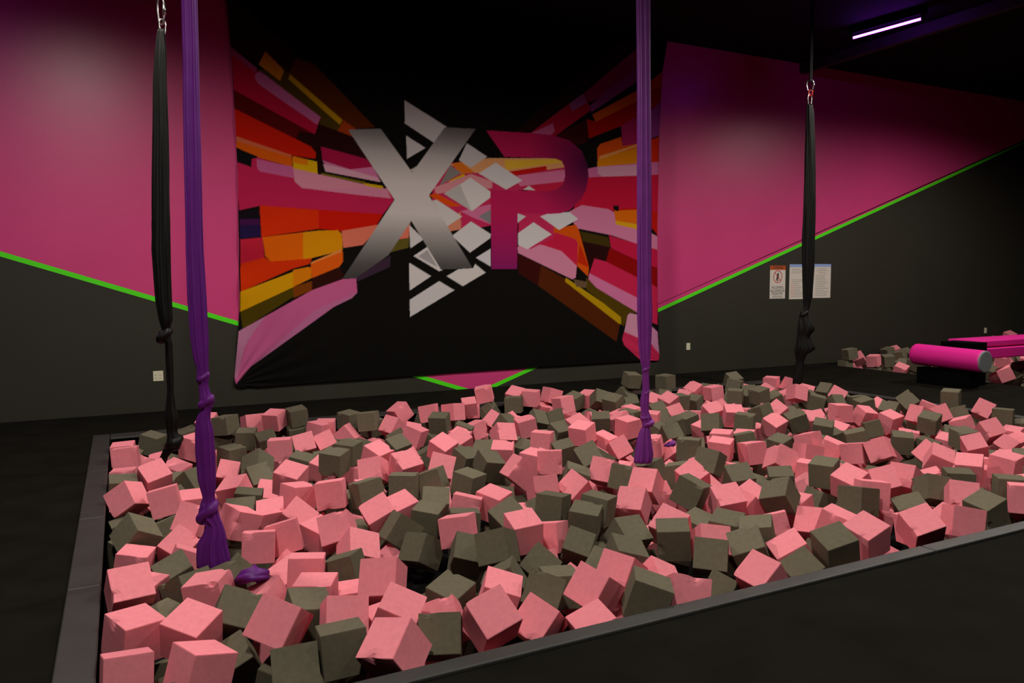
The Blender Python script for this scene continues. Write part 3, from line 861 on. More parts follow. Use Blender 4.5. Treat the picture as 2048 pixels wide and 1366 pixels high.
LOOSE = """pt 6505 4330 -193 78 672 691 253 165 184 188
gt 5836 4324 -146 -398 349 533 660 191 181 168
pt 150 6798 -97 -73 589 758 271 190 186 188
ge 883 5731 -136 270 320 547 725 168 188 172
gl 1914 5685 -34 -8 838 545 20 193 197 185
pt 1208 5411 -208 -3 686 664 298 174 165 173
ge 1138 5206 -204 98 757 633 129 188 165 165
gl 2631 6198 -133 423 359 514 654 183 191 186
ge 3326 5853 -154 11 816 565 123 189 174 177
gl 1721 8577 -42 264 296 622 675 169 169 168
pc 4435 7332 -143 49 652 657 376 178 182 188
pe 5400 6913 -168 -492 288 611 550 183 181 181
gt 6925 6458 -78 -53 687 695 206 188 187 187
gl 6475 6274 -122 -3 893 435 117 191 188 178
ge 6917 6983 -146 601 415 334 596 184 181 177
pt 7965 3389 -7 -244 442 847 -168 188 188 188
gc 7160 3294 18 99 619 648 432 194 194 194
pc 8666 3614 -29 455 862 -224 -11 186 186 186
gl 8277 4425 34 489 554 427 -521 197 197 197
pt 8448 4152 -7 948 110 -295 -49 196 196 196
pe 8323 3098 33 55 717 -231 -655 187 187 187
ge 7505 3289 -37 278 -286 915 53 189 189 189
ge 6738 3421 38 -177 -624 700 299 190 190 190
gt 8791 4374 10 -61 461 856 228 186 186 186
pt 7400 3877 18 785 164 -596 -35 190 190 190
pc 6882 3109 43 849 -364 -341 -177 195 195 195
pe 7649 4020 4 738 -160 -158 -637 194 194 194
pe 8333 7711 0 -99 558 338 751 189 189 189
pe 6150 3069 -25 310 -329 727 -516 188 188 188
gc 6309 7102 -37 146 341 168 913 197 197 197
pt 8268 3789 -25 543 445 -657 -276 194 194 194
ge 7341 8403 -5 816 -238 180 -495 194 194 194
gt 6314 3343 23 -41 -271 820 -502 189 189 189
gt 6569 3094 -1 43 -414 878 234 191 191 191
pl 2135 6302 -18 -314 66 -88 943 194 194 194
ge 7571 3641 11 -105 621 773 76 193 193 193
pl 6758 3939 -36 632 -513 446 -372 194 194 194
pe 7948 3764 -33 645 673 -293 213 195 195 195
pc 7840 3074 38 -283 -242 859 352 195 195 195
pc 8281 3361 12 531 753 254 -295 185 185 185
gc 8784 3272 -40 882 426 67 -189 186 186 186
gc 8675 3908 11 -449 680 565 -127 196 196 196
gt 2037 7002 -20 -455 698 364 415 186 186 186
gt 8041 4100 -26 609 -259 -82 -746 186 186 186
pe 7146 3646 31 -459 -117 -150 868 195 195 195
gl 1918 7225 -33 648 688 274 179 187 187 187
gl 8296 8371 -49 708 -70 -80 -699 186 186 186
pe 5245 4256 -41 6 988 -42 -151 186 186 186
pe 8521 3259 -7 -201 974 62 -82 191 191 191
pc 6888 3693 8 484 838 -245 64 190 190 190
pe 6026 3326 -16 -92 973 -196 84 186 186 186
gt 8794 4652 -20 735 -333 374 -457 195 195 195
gt 8626 3018 -20 -245 576 -130 769 191 191 191
pt 4268 6784 -17 -383 -362 692 493 192 192 192
pe 8011 4348 20 55 -158 80 983 190 190 190
gl 8077 3111 -28 24 884 -459 -83 186 186 186
gt 8694 7308 -38 703 -325 -475 417 186 186 186
pc 6532 7289 -23 940 -205 -273 -8 186 186 186
gc 4638 7583 -131 -26 -596 503 626 187 187 187
pc 2866 8204 -130 606 208 401 -654 186 186 186
pt 6865 7442 -106 -271 284 -480 785 191 191 191
gc 6648 3700 -128 333 127 911 209 192 192 192
pt 2150 7363 -107 -448 824 -154 312 186 186 186
ge 3510 7021 -129 -299 596 179 723 188 188 188
ge 7247 6990 -110 -117 145 934 -306 190 190 190
ge 8508 4501 -108 582 -798 -78 135 192 192 192
pl 4880 7435 -47 133 659 -190 716 191 191 191
pe 7322 7309 -134 -448 -209 407 768 186 186 186
pc 2331 6689 -95 149 782 -331 -506 187 187 187
ge 1640 7116 -117 -229 678 272 -643 190 190 190
pl 7429 6711 -113 -39 -661 747 64 186 186 186
gc 5050 7907 -110 451 206 782 377 186 186 186
pc 3123 4709 -138 379 793 -383 285 191 191 191
ge 7623 8243 -128 -402 17 657 637 194 194 194
pt 3422 6106 -111 115 733 458 -490 194 194 194
gt 307 6351 -127 66 484 -261 832 192 192 192
pe 2080 5348 -102 940 -300 5 -166 189 189 189
pc 3884 6011 -93 393 75 846 -352 196 196 196
gt 7828 6511 -66 255 -473 -381 752 188 188 188
gc 5693 8450 -123 86 268 -309 908 189 189 189
pe 6506 6976 -78 -20 -407 880 243 197 197 197
pc 623 8188 -127 759 190 574 241 197 197 197
pl 5225 7541 -103 -111 729 160 656 198 198 198
ge 5391 4527 -106 171 779 577 178 196 196 196
ge 39 3014 -25 -298 579 -368 664 195 195 195
gt 1236 6529 -100 -291 -232 791 486 185 185 185
gt 5585 5172 -137 552 -650 -497 163 195 195 195
pe 4840 8317 -128 610 -644 -360 -288 189 189 189
ge 5745 4045 -122 227 -276 742 -568 196 196 196
pl 4749 5068 -137 697 -703 144 -12 190 190 190
gl 3140 6734 -129 225 683 -287 632 189 189 189
ge 6767 4481 -130 832 -292 70 -467 188 188 188
pc 2349 5990 -126 36 -237 855 461 187 187 187
pe 7599 3010 -35 -402 650 -519 -383 193 193 193
ge 5580 3539 -106 396 -61 759 -513 194 194 194
gc 5843 3024 -84 758 351 146 -531 189 189 189
gt 1492 7894 -107 -326 237 -32 915 192 192 192
gt 4362 7966 -96 708 39 562 -426 189 189 189
ge 8182 5061 -121 279 401 845 -218 189 189 189
ge 4813 5687 -55 -127 824 420 358 189 189 189
pe 7239 4182 -135 891 13 -173 419 198 198 198
ge 3946 7513 -138 672 550 -483 -112 186 186 186
pe 1239 7656 -132 736 -501 436 133 191 191 191
pe 1654 5773 -91 414 466 682 -381 193 193 193
pt 5227 4786 -140 780 579 8 236 186 186 186
ge 7108 6278 -98 -392 -14 678 622 196 196 196
ge 6607 5274 -126 609 -659 -221 -383 185 185 185
pe 6528 3408 -137 -269 730 -115 -617 189 189 189
pl 8717 7036 -101 801 36 39 596 188 188 188
gl 7153 2993 -78 -120 -694 -62 707 189 189 189
pc 2724 8493 -132 694 -465 176 521 185 185 185
pl 8761 6449 -119 -117 39 992 26 187 187 187
ge 5565 4271 -116 892 -64 -448 -25 192 192 192
pc 7755 4256 -116 72 424 439 789 188 188 188
gl 8538 8268 -134 694 536 328 351 193 193 193
gc 1371 5963 -129 919 294 -263 6 197 197 197
gt 6338 5495 -137 539 829 67 -135 189 189 189
gt 3860 6834 -111 216 -516 829 5 195 195 195
pe 6986 3443 -140 950 -253 -119 139 195 195 195
gt 3513 8515 -122 -215 -613 101 753 188 188 188
pt 908 7956 -136 -320 -298 780 447 193 193 193
gt 221 7513 -125 585 213 557 550 188 188 188
ge 6557 7498 -123 666 -112 712 -191 195 195 195
gc 15 8312 -130 587 -431 -40 -684 194 194 194
gc 8126 3558 -134 -124 434 765 461 193 193 193
pt 3613 7415 -133 830 0 309 465 194 194 194
ge 2877 6827 -120 137 242 -41 960 185 185 185
pc 4503 5198 -84 -426 -431 11 795 185 185 185
pt 4078 7912 -113 708 -422 -321 -468 187 187 187
pt 8049 8365 -56 -158 958 -224 -88 194 194 194
pt 4119 8177 -125 680 -8 -284 676 187 187 187
gt 7581 8532 -32 108 368 902 -199 186 186 186
pl 6800 4206 -131 -33 -408 907 -95 186 186 186
gt 7309 3493 -123 343 -315 728 -503 196 196 196
pc 5551 7538 -125 441 712 -539 89 193 193 193
gt 7585 6422 -65 -196 -107 -118 968 191 191 191
pc 6322 5056 -255 359 -240 411 803 196 196 196
pc 3860 7261 -283 -15 771 -436 -463 195 195 195
ge 8496 7606 -211 8 896 -417 -149 196 196 196
gt 6504 8472 -299 129 250 928 -245 196 196 196
pt 7345 8220 -258 551 460 -647 256 193 193 193
pt 5620 5473 -249 662 237 -517 -488 195 195 195
pe 5388 6021 -127 251 905 -344 -19 189 189 189
pc 6877 3177 -253 312 364 -16 877 188 188 188
gt 8383 4296 -287 504 283 496 -648 198 198 198
ge 1683 8179 -298 762 -202 327 521 195 195 195
gt 8387 5161 -258 -251 10 564 787 197 197 197
gl 2958 5157 -246 799 55 -56 596 186 186 186
ge 2151 4263 -215 -317 -517 650 459 186 186 186
pc 6721 6240 -271 682 -88 -367 627 190 190 190
pl 4199 5998 -252 477 631 450 414 187 187 187
gt 631 8508 -265 729 -112 -216 640 188 188 188
gt 8055 7885 -283 -57 -227 -541 808 190 190 190
ge 5884 6168 -204 337 453 665 490 197 197 197
gc 2858 3689 -281 683 95 -367 625 188 188 188
gc 8423 5543 -231 126 658 -410 -619 190 190 190
gc 3718 3442 -255 900 -92 412 -107 196 196 196
pt 2199 5584 -290 370 -214 753 -500 187 187 187
pe 4610 5803 -285 -251 935 251 6 191 191 191
pc 6565 3126 -296 -481 570 -31 665 196 196 196
ge 3573 6462 -290 -119 832 -485 -241 187 187 187
pl 7301 7605 -204 -366 604 -391 -590 186 186 186
pc 5258 6241 -253 110 907 230 335 195 195 195
pc 3818 6618 -286 298 2 930 -217 194 194 194
gc 6324 4157 -268 441 673 -580 -127 196 196 196
gt 2482 5763 -273 830 2 160 535 186 186 186
gt 8369 7201 -249 -127 -71 958 248 195 195 195
gl 8533 3143 -296 923 -21 42 382 185 185 185
ge 8649 4174 -274 628 -604 -442 214 187 187 187
ge 4900 5258 -253 813 136 517 -231 187 187 187
gt 3145 8164 -258 -150 796 -538 232 188 188 188
gt 4112 6929 -247 554 359 -744 105 193 193 193
ge 434 4617 -299 -285 691 -393 -536 197 197 197
gc 7131 7887 -256 -441 -528 686 237 187 187 187
gt 6180 3779 -246 -197 676 710 -9 196 196 196
ge 8123 7168 -206 695 681 232 14 192 192 192
pt 8673 3366 -281 58 888 420 175 191 191 191
pe 2690 6523 -283 158 171 776 586 195 195 195
gc 1163 4622 -231 -270 834 -156 456 188 188 188
pt 7281 5577 -253 384 -479 671 416 190 190 190
ge 3767 4278 -288 935 306 1 178 188 188 188
ge 242 6595 -298 457 -474 257 707 194 194 194
pe 7710 6295 -294 273 -512 787 208 187 187 187
ge 1555 7391 -220 750 -607 263 30 190 190 190
gl 5394 6584 -257 85 806 -583 56 187 187 187
gt 1978 5861 -233 151 808 19 -569 187 187 187
gt 7716 6922 -286 -39 681 -359 -637 185 185 185
gl 3085 6139 -227 444 632 343 -534 190 190 190
gc 7117 6900 -297 234 199 -427 851 188 188 188
gt 8811 8003 -217 374 278 725 508 190 190 190
pt 2358 8477 -294 -42 636 705 311 190 190 190
gc 4456 8483 -298 814 395 -383 -185 193 193 193
ge 3445 4777 -293 467 741 41 481 196 196 196
pc 5819 4992 -233 458 -17 878 -140 194 194 194
gl 1225 3811 -223 -10 976 217 33 186 186 186
gc 6213 8244 -279 811 -378 67 441 190 190 190
pt 3843 5132 -281 634 -454 258 -571 192 192 192
ge 1977 4605 -277 -478 70 114 868 187 187 187
pe 8660 5933 -276 183 -8 980 -82 187 187 187
gl 8289 4056 -279 9 721 -51 691 189 189 189
gc 1571 3997 -282 -394 796 -188 420 187 187 187
pe 8279 3347 -293 556 -357 246 709 188 188 188
pc 8477 3847 -189 -125 893 -2 -431 189 189 189
pe 5319 4084 -235 717 326 -593 -169 189 189 189
pt 8792 4417 -285 567 779 -9 268 188 188 188
gl 3232 6480 -239 650 698 -205 -218 189 189 189
pc 5392 8518 -275 281 926 -74 242 193 193 193
gl 3519 8144 -206 455 429 516 585 195 195 195
gc 888 8172 -298 840 354 404 -73 186 186 186
pt 2790 4722 -299 15 782 -610 -128 193 193 193
pt 7265 6504 -198 -221 958 -58 175 194 194 194
gt 4664 7146 -233 489 531 323 612 193 193 193
ge 6121 4547 -291 372 566 -555 483 196 196 196
pe 7741 3616 -286 628 598 -335 369 185 185 185
gc 4645 5373 -203 485 99 -596 632 190 190 190
pe 7582 8479 -265 580 -801 132 -64 187 187 187
pt 734 4087 -297 -355 780 -120 -500 192 192 192
gt 8267 6772 -280 805 167 -567 53 192 192 192
pe 8116 5438 -242 269 -630 707 175 196 196 196
pe 5407 8187 -206 638 -666 -160 -352 186 186 186
pe 1357 6347 -269 442 566 -556 -418 188 188 188
gt 3605 5770 -221 410 -378 445 701 191 191 191
pe 2158 5032 -237 -484 634 312 -516 192 192 192
pt 8171 3775 -285 575 565 574 143 194 194 194
pe 4448 3464 -294 721 209 398 -527 197 197 197
gt 2916 7222 -246 333 757 358 434 190 190 190
pt 6569 7867 -282 583 -204 -602 -507 194 194 194
pc 6093 4947 -274 348 -274 354 824 188 188 188
ge 1376 7142 -269 -266 920 272 -97 186 186 186
gc 6129 7040 -294 182 655 -561 -473 190 190 190
pc 8337 8570 -268 874 -153 282 -365 191 191 191
pe 3861 8298 -271 41 963 -17 266 197 197 197
gc 7875 3269 -213 890 -432 127 72 186 186 186
pc 4602 4765 -290 390 558 731 45 194 194 194
gt 2323 4882 -296 603 -754 259 -38 187 187 187
gc 1854 7478 -251 576 333 240 707 191 191 191
pe 6345 7360 -272 707 -121 -118 -687 195 195 195
pe 5744 3797 -279 600 665 -58 -440 198 198 198
gc 2397 7524 -197 -129 843 372 -367 185 185 185
gt 384 4068 -262 -412 -527 335 664 193 193 193
pe 6071 5665 -211 -247 962 -58 100 192 192 192
gc 3321 4353 -290 429 827 -105 347 194 194 194
pe 912 6766 -298 289 953 -25 -89 197 197 197
pe 7556 7240 -243 -166 802 162 551 185 185 185
pe 3924 5613 -298 480 830 273 78 196 196 196
ge 7477 4191 -259 661 725 -160 112 188 188 188
pe 1626 6216 -298 759 -488 -430 -13 186 186 186
ge 7746 4825 -277 723 248 -188 -616 198 198 198
pl 7911 7477 -267 -313 -599 -243 695 193 193 193
gc 1257 6893 -296 -287 171 909 248 191 191 191
gt 6564 6810 -295 827 307 -64 -467 196 196 196
ge 2038 6954 -279 780 89 -135 -605 190 190 190
pc 6562 8112 -233 -458 -99 876 117 192 192 192
ge 6875 5106 -277 710 -313 -599 200 190 190 190
pl 6160 3190 -257 499 468 -499 532 190 190 190
gt 6129 7709 -281 -297 406 864 22 193 193 193
gc 3427 5165 -281 -122 841 -327 414 189 189 189
gt 2047 6704 -166 7 659 392 642 191 191 191
pc 3167 7606 -292 89 850 -374 -361 185 185 185
ge 4906 4712 -242 -473 -340 800 -141 188 188 188
pt 8762 6748 -253 703 -67 274 653 196 196 196
gt 649 7786 -296 9 -202 804 -560 190 190 190
gl 5794 6960 -296 544 445 574 -421 193 193 193
pc 3718 7622 -243 495 427 37 755 189 189 189
gc 7642 7799 -266 -300 -109 928 -191 192 192 192
gl 8104 4339 -280 152 229 746 606 190 190 190
gc 1939 7899 -168 139 805 -471 -334 187 187 187
pc 577 6837 -280 693 342 203 -602 186 186 186
gt 7434 4699 -291 754 545 46 364 192 192 192
gt 4639 8214 -240 -328 489 52 806 193 193 193
pc 5839 8126 -296 -381 -53 902 -197 189 189 189
gl 2492 4461 -295 62 -645 18 762 196 196 196
pl 7609 3187 -277 735 -91 668 72 195 195 195
gc 6147 6003 -226 334 157 -431 823 191 191 191
gc 6360 3531 -246 -14 622 -544 -564 195 195 195
pc 2498 8230 -294 473 -329 815 -66 187 187 187
gt 7299 3807 -257 107 782 252 559 193 193 193
ge 6845 8569 -218 626 626 363 -292 194 194 194
ge 6728 6609 -263 645 755 87 -75 187 187 187
ge 1889 6399 -247 675 268 -402 558 194 194 194
pt 7042 4039 -287 832 492 -20 -257 186 186 186
gt 3826 7911 -276 426 669 473 -383 187 187 187
gc 8470 6238 -231 281 224 -258 897 192 192 192
gc 6502 5809 -294 876 185 441 -60 197 197 197
pt 8152 6525 -261 -401 630 458 -482 195 195 195
pt 5551 4736 -226 589 -236 -41 771 195 195 195
gt 1263 4207 -275 506 -787 179 -304 194 194 194
pt 6989 4407 -295 469 -212 230 826 195 195 195
pc 1454 8487 -272 327 76 939 79 193 193 193
pl 4566 6748 -241 -30 62 732 -678 197 197 197
pc 5086 8360 -212 49 338 150 928 188 188 188
gl 1664 5539 -294 59 989 130 41 191 191 191
pc 1935 8125 -277 26 868 -181 -462 192 192 192
pc 7607 5320 -274 -264 257 397 841 193 193 193
pl 5040 3949 -296 776 66 -1 628 186 186 186
gc 7364 5276 -240 148 -611 627 460 185 185 185
gt 8374 5893 -299 -74 -229 454 858 188 188 188
pc 6892 5499 -281 51 380 -384 840 186 186 186
pe 7764 5568 -247 844 133 93 -511 196 196 196
gc 8695 7451 -262 524 322 104 782 192 192 192
gc 6593 7200 -261 -336 247 -271 867 188 188 188
ge 5881 4614 -210 -145 -556 815 -67 193 193 193
ge 1093 6092 -296 -265 -674 -86 684 197 197 197
gt 4387 7704 -291 309 735 216 -563 185 185 185
ge 1029 7491 -232 145 596 788 53 188 188 188
gt 404 8296 -231 682 459 -340 458 189 189 189
pc 5363 7319 -281 -324 51 332 884 195 195 195
pt 6090 6513 -217 831 461 -232 -206 197 197 197
pt 1183 8333 -297 -143 767 208 -590 195 195 195
ge 2251 6178 -279 -87 195 973 91 190 190 190
pt 5479 3764 -278 -187 516 835 -38 194 194 194
gc 5288 3550 -265 544 -607 579 9 187 187 187
pe 1101 5673 -259 -186 270 812 -483 193 193 193
gt 5812 7487 -281 699 -601 108 -373 188 188 188
pl 849 6089 -288 -41 960 267 -75 185 185 185
ge 4274 5496 -242 462 -172 647 -582 185 185 185
pe 8215 4931 -288 857 -157 -213 -443 186 186 186
ge 2198 7709 -144 244 -420 620 -617 193 193 193
gc 8716 5327 -300 -360 -568 250 697 196 196 196
gt 4394 4327 -289 89 519 -192 828 195 195 195
pe 5170 5835 -299 366 124 206 899 188 188 188
ge 5356 5019 -262 466 860 -200 -60 198 198 198
pl 8151 6159 -270 713 219 -603 281 186 186 186
ge 8822 8338 -267 697 -99 -186 -685 192 192 192
pe 2580 7323 -271 -2 971 -75 226 196 196 196
ge 4206 7476 -219 -387 -601 344 609 192 192 192
pe 4900 8116 -199 17 984 41 172 189 189 189
ge 7686 4568 -265 934 92 -253 233 189 189 189
gc 2563 5033 -294 416 771 -478 -67 188 188 188
pe 6863 7237 -253 400 484 -202 752 188 188 188
pe 3081 7020 -290 241 772 303 -505 191 191 191
pe 8274 3082 -230 369 725 74 -577 195 195 195
pe 8471 3609 -298 810 64 125 -570 188 188 188
pl 7945 2993 -227 188 46 -57 979 186 186 186
pc 7936 3985 -200 308 208 -456 809 190 190 190
pe 1231 7868 -253 24 560 329 760 197 197 197
gc 4526 3825 -188 421 475 87 767 186 186 186
pc 7170 4717 -261 902 350 254 14 193 193 193
pt 5503 4454 -291 628 -264 6 732 192 192 192
gl 1859 5269 -293 -367 -290 569 676 190 190 190
gt 7209 8577 -185 43 -507 -203 837 187 187 187
pt 2332 7893 -197 -89 -313 922 -211 187 187 187
pc 8058 5899 -277 -339 -22 923 181 196 196 196
pe 2745 7924 -273 -286 -526 -522 607 189 189 189
pe 7273 3272 -290 70 953 38 -293 190 190 190
ge 229 5983 -259 651 -346 -369 566 189 189 189
gc 5581 6182 -218 210 -281 870 347 187 187 187
pt 1437 5319 -192 97 324 744 576 193 193 193
gc 4702 4453 -299 285 153 -560 762 187 187 187
gl 5124 5527 -268 921 35 -46 -386 187 187 187
pe 3294 8348 -188 456 797 -316 -238 188 188 188
pt 6836 7780 -148 -126 130 943 279 194 194 194
gc 877 3536 -275 -404 -190 891 86 193 193 193
pe 7476 6077 -291 -127 -44 137 981 194 194 194
ge 7807 7204 -267 272 -382 655 593 188 188 188
pt 4127 5160 -267 346 284 766 461 193 193 193
pe 8500 6871 -286 662 -90 132 732 187 187 187
ge 4181 4147 -291 791 121 476 -365 187 187 187
pt 7910 8557 -266 -86 719 626 -289 192 192 192
ge 5689 8090 -123 492 647 399 -425 190 190 190
gl 4097 6668 -231 657 0 -27 -753 186 186 186
ge 355 7369 -290 641 340 -434 534 196 196 196
ge 1402 6631 -298 525 333 760 -190 189 189 189
pl 8637 4711 -248 -47 369 928 13 196 196 196
ge 6999 3682 -246 625 575 421 -317 195 195 195
pc 3885 3842 -224 249 195 780 -540 187 187 187
pt 7071 8188 -288 -494 -588 609 199 192 192 192
gc 4934 7090 -300 501 -283 -773 268 188 188 188
pt 4011 6311 -289 281 884 372 -38 192 192 192
ge 1961 8443 -275 111 947 -286 94 189 189 189
pc 5064 4998 -293 -278 -92 -464 836 190 190 190
ge 1745 8573 -262 234 169 -54 956 194 194 194
pc 2238 6507 -293 770 42 -473 -427 186 186 186
gt 8774 3959 -300 862 -193 -34 -468 187 187 187
pt 3276 7919 -203 957 68 -138 -245 190 190 190
gt 7094 7351 -252 -282 842 -172 -427 195 195 195
gt 4897 7461 -295 -224 612 581 488 191 191 191
gc 4023 3534 -284 184 599 641 443 189 189 189
gt 7870 8193 -276 527 117 535 650 197 197 197
ge 8804 3017 -284 -399 664 430 464 193 193 193
gl 12389 9383 -306 1000 0 0 0 188 188 188
gl 13288 9752 -110 1000 0 0 0 188 188 188
gl 13316 9813 -301 1000 0 0 0 188 188 188
gl 13785 10279 -79 1000 0 0 0 188 188 188
gl 13692 10237 -272 1000 0 0 0 188 188 188
gl 12298 9031 -159 379 662 278 -583 188 188 188
gl 13576 9727 -106 1000 0 0 0 188 188 188
gl 13523 9752 -296 1000 0 0 0 188 188 188
gl 13684 9980 -281 1000 0 0 0 188 188 188
gl 13475 10205 -78 1000 0 0 0 188 188 188
gl 13494 10231 -270 1000 0 0 0 188 188 188
gl 13765 8134 -85 1000 0 0 0 188 188 188
gl 13770 8212 -285 1000 0 0 0 188 188 188
gl 13363 7572 -137 1000 0 0 0 188 188 188
gl 13388 7568 -329 1000 0 0 0 188 188 188
gl 16871 10172 -190 1000 0 0 0 188 188 188
gl 17549 10302 -105 1000 0 0 0 188 188 188
gc 14855 9709 34 -429 865 -125 230 187 187 187
gc 14045 9038 24 888 158 -430 39 189 189 189
ge 14956 8512 83 98 509 -395 758 191 191 191
gt 15773 8909 21 -34 731 375 -570 196 196 196
pc 13418 9325 19 -260 907 218 -248 190 190 190
gc 16951 9995 -17 538 593 -594 78 194 194 194
ge 13972 9909 -25 335 -518 702 -356 185 185 185
pe 16271 10194 29 -355 127 707 598 189 189 189
pt 14012 7929 116 534 21 -148 832 190 190 190
gt 14587 8283 103 211 521 685 464 189 189 189
gl 16817 9660 36 609 -756 -125 206 193 193 193
pe 15122 10056 -4 688 436 561 -145 187 187 187
ge 15141 8867 -20 -212 740 -349 -534 193 193 193
gc 12699 10096 -37 -445 -437 738 256 192 192 192
pe 16589 9446 90 149 713 -313 609 186 186 186
gc 13496 7836 -28 -182 882 313 -302 197 197 197
ge 12465 9690 27 644 -683 -62 339 195 195 195
pt 12308 8357 14 -485 699 -331 408 195 195 195
pe 14727 8708 26 -124 472 554 674 191 191 191
gt 14768 9380 -48 109 452 871 -161 192 192 192
pe 15643 9629 19 278 512 -463 668 197 197 197
gc 14076 10151 40 -196 -366 -261 871 192 192 192
gl 15409 8683 -42 520 481 -496 503 187 187 187
pe 13528 8813 13 362 155 911 -124 192 192 192
pc 12464 8124 52 134 -485 -407 762 195 195 195
ge 13602 9032 -38 -69 135 929 -337 187 187 187
pe 15557 10124 53 280 -503 221 787 195 195 195
ge 15963 9254 15 867 -148 -18 475 186 186 186
pt 12788 9748 13 883 45 -203 -420 189 189 189
gc 14471 9942 7 106 305 185 928 193 193 193
pt 13958 8341 25 603 -608 488 -168 191 191 191
pe 16212 9688 -41 -286 480 817 143 191 191 191
gl 14259 8561 -40 653 756 -40 -11 188 188 188
pe 15117 9256 -17 1 -388 657 -646 196 196 196
gl 13232 8673 19 -475 -497 -453 568 190 190 190
gc 15265 9734 -16 706 40 -418 571 188 188 188
gt 16242 9147 9 825 410 327 211 187 187 187
ge 12622 9224 -12 -112 851 511 -50 188 188 188
pt 14883 9064 -45 361 -500 631 470 191 191 191
ge 14304 8146 82 -266 911 -276 155 187 187 187
gt 14008 9515 73 555 66 -785 268 196 196 196
pc 16079 10014 -48 608 -610 -70 -503 186 186 186
gt 12901 8705 33 156 384 734 538 192 192 192
pl 14277 8832 15 107 704 -76 698 193 193 193
pc 13067 9913 -4 304 606 720 149 191 191 191
gc 14624 10194 52 878 -414 238 11 194 194 194
gt 14565 9684 38 609 272 148 731 186 186 186
gl 15605 9169 53 952 -44 68 296 191 191 191
gc 13175 8395 -43 865 351 -268 237 188 188 188
pt 13762 7799 36 506 -46 -829 -233 196 196 196
ge 11899 6618 29 423 193 732 498 192 192 192
gt 12913 7623 -15 -60 -498 840 -207 193 193 193
gt 12394 6862 61 683 -5 307 -663 189 189 189
gl 15200 9512 -19 828 -31 -22 559 186 186 186
gt 12657 7036 112 757 100 199 614 188 188 188
ge 12146 6749 -19 413 798 352 261 188 188 188
ge 16497 10010 -23 121 755 -638 90 186 186 186
gt 17127 9704 51 126 916 250 288 185 185 185
ge 14898 10131 54 -157 880 444 -57 186 186 186
gc 13428 8159 -46 540 180 -289 770 190 190 190
pl 16552 9758 -10 -4 730 162 664 195 195 195
pe 13061 7258 30 310 677 -65 664 189 189 189
gt 16039 8982 69 6 742 -617 -263 187 187 187
pe 12905 9305 -27 602 437 410 528 186 186 186
ge 15353 9012 31 -162 161 -481 846 197 197 197
pe 15404 9461 9 586 -187 674 -409 187 187 187
pe 13630 7581 -31 -274 953 -129 -18 194 194 194
pl 14233 9649 -50 399 -251 -620 627 186 186 186
ge 12665 7508 -7 748 89 113 -647 190 190 190
pc 13813 7819 -262 798 267 -510 -176 194 194 194
gt 14369 10103 -295 509 27 -843 174 190 190 190
gt 13361 9488 -252 143 235 561 780 191 191 191
gc 14312 8145 -276 488 833 -230 123 192 192 192
pe 14840 8370 -49 -234 -408 547 692 189 189 189
pc 13982 9667 -185 398 898 103 156 194 194 194
pe 16266 10037 -261 158 -623 411 646 197 197 197
gl 14850 8655 -220 427 561 506 -496 193 193 193
gc 12897 9615 -241 613 -641 461 -5 195 195 195
gt 12719 8153 -138 466 538 612 345 195 195 195
pe 13013 7693 -247 823 -482 74 -292 187 187 187
gt 13298 8773 -252 -105 -285 74 950 193 193 193
pt 15673 9035 -227 169 905 -380 90 188 188 188
ge 14787 9635 -213 829 -198 295 432 196 196 196
pl 15703 9725 -230 578 -626 343 -396 187 187 187
gl 13720 8635 -282 -109 -47 738 -665 186 186 186
ge 16574 9442 -207 600 -277 620 -423 197 197 197
pe 14386 8564 -277 528 246 -651 487 195 195 195
ge 13404 9189 -253 186 619 721 -251 185 185 185
ge 14147 8372 -277 -441 -356 -145 811 186 186 186
ge 16901 9445 -286 -460 872 164 -20 188 188 188
gc 12993 8211 -204 383 -188 861 278 197 197 197
ge 12759 9111 -181 889 -152 -319 -291 191 191 191
gc 14291 9730 -295 731 -500 -89 -456 185 185 185
pe 13040 9341 -256 777 497 -195 -333 186 186 186
gt 12646 7794 -268 756 628 -140 124 186 186 186
pc 12993 8849 -227 -345 856 357 141 189 189 189
gc 13806 9431 -299 940 -291 -168 -50 194 194 194
ge 12852 9913 -197 776 -562 -179 223 186 186 186
pt 12853 8642 -290 266 493 824 90 195 195 195
pe 14037 8684 -208 196 708 -69 -675 196 196 196
ge 15093 9655 -282 630 -500 -578 138 192 192 192
pe 13535 8296 -266 -482 -18 876 23 192 192 192
pl 14699 9265 -277 698 -637 274 -180 189 189 189
gt 16316 9430 -202 774 211 595 37 188 188 188
pl 14707 10175 -219 -133 693 260 660 196 196 196
ge 13972 9164 -265 751 191 540 -328 197 197 197
pe 14229 9280 -65 905 -44 287 312 191 191 191
gl 15755 9304 -206 71 647 -77 756 194 194 194
gc 13002 10127 -180 338 82 851 -393 198 198 198
pt 14374 9467 -185 629 64 -283 -722 191 191 191
gt 15943 9532 -215 99 66 950 -289 194 194 194
gc 17017 9781 -296 -79 -586 738 325 193 193 193
gt 14762 8909 -221 -193 52 972 -125 197 197 197
ge 14518 8106 -155 716 242 -473 453 197 197 197
gc 16095 9184 -222 627 544 -116 545 191 191 191
pt 14426 9032 -212 -391 -115 583 702 188 188 188
ge 15509 10142 -274 2 -221 5 975 197 197 197
pe 12586 9712 -269 143 382 796 446 187 187 187
pt 15848 9982 -192 -383 798 -198 -422 191 191 191
pl 13489 8032 -252 574 60 -61 814 185 185 185
gc 15055 8449 -235 799 -333 -283 -414 188 188 188
pt 12692 9477 -165 858 -189 -56 -474 190 190 190
gc 15320 8937 -251 -159 -511 360 764 189 189 189
ge 16618 9726 -258 -216 749 -492 -388 187 187 187
gt 15323 9883 -274 894 -227 -79 -377 192 192 192
gt 13043 7391 -260 -157 -414 442 780 194 194 194
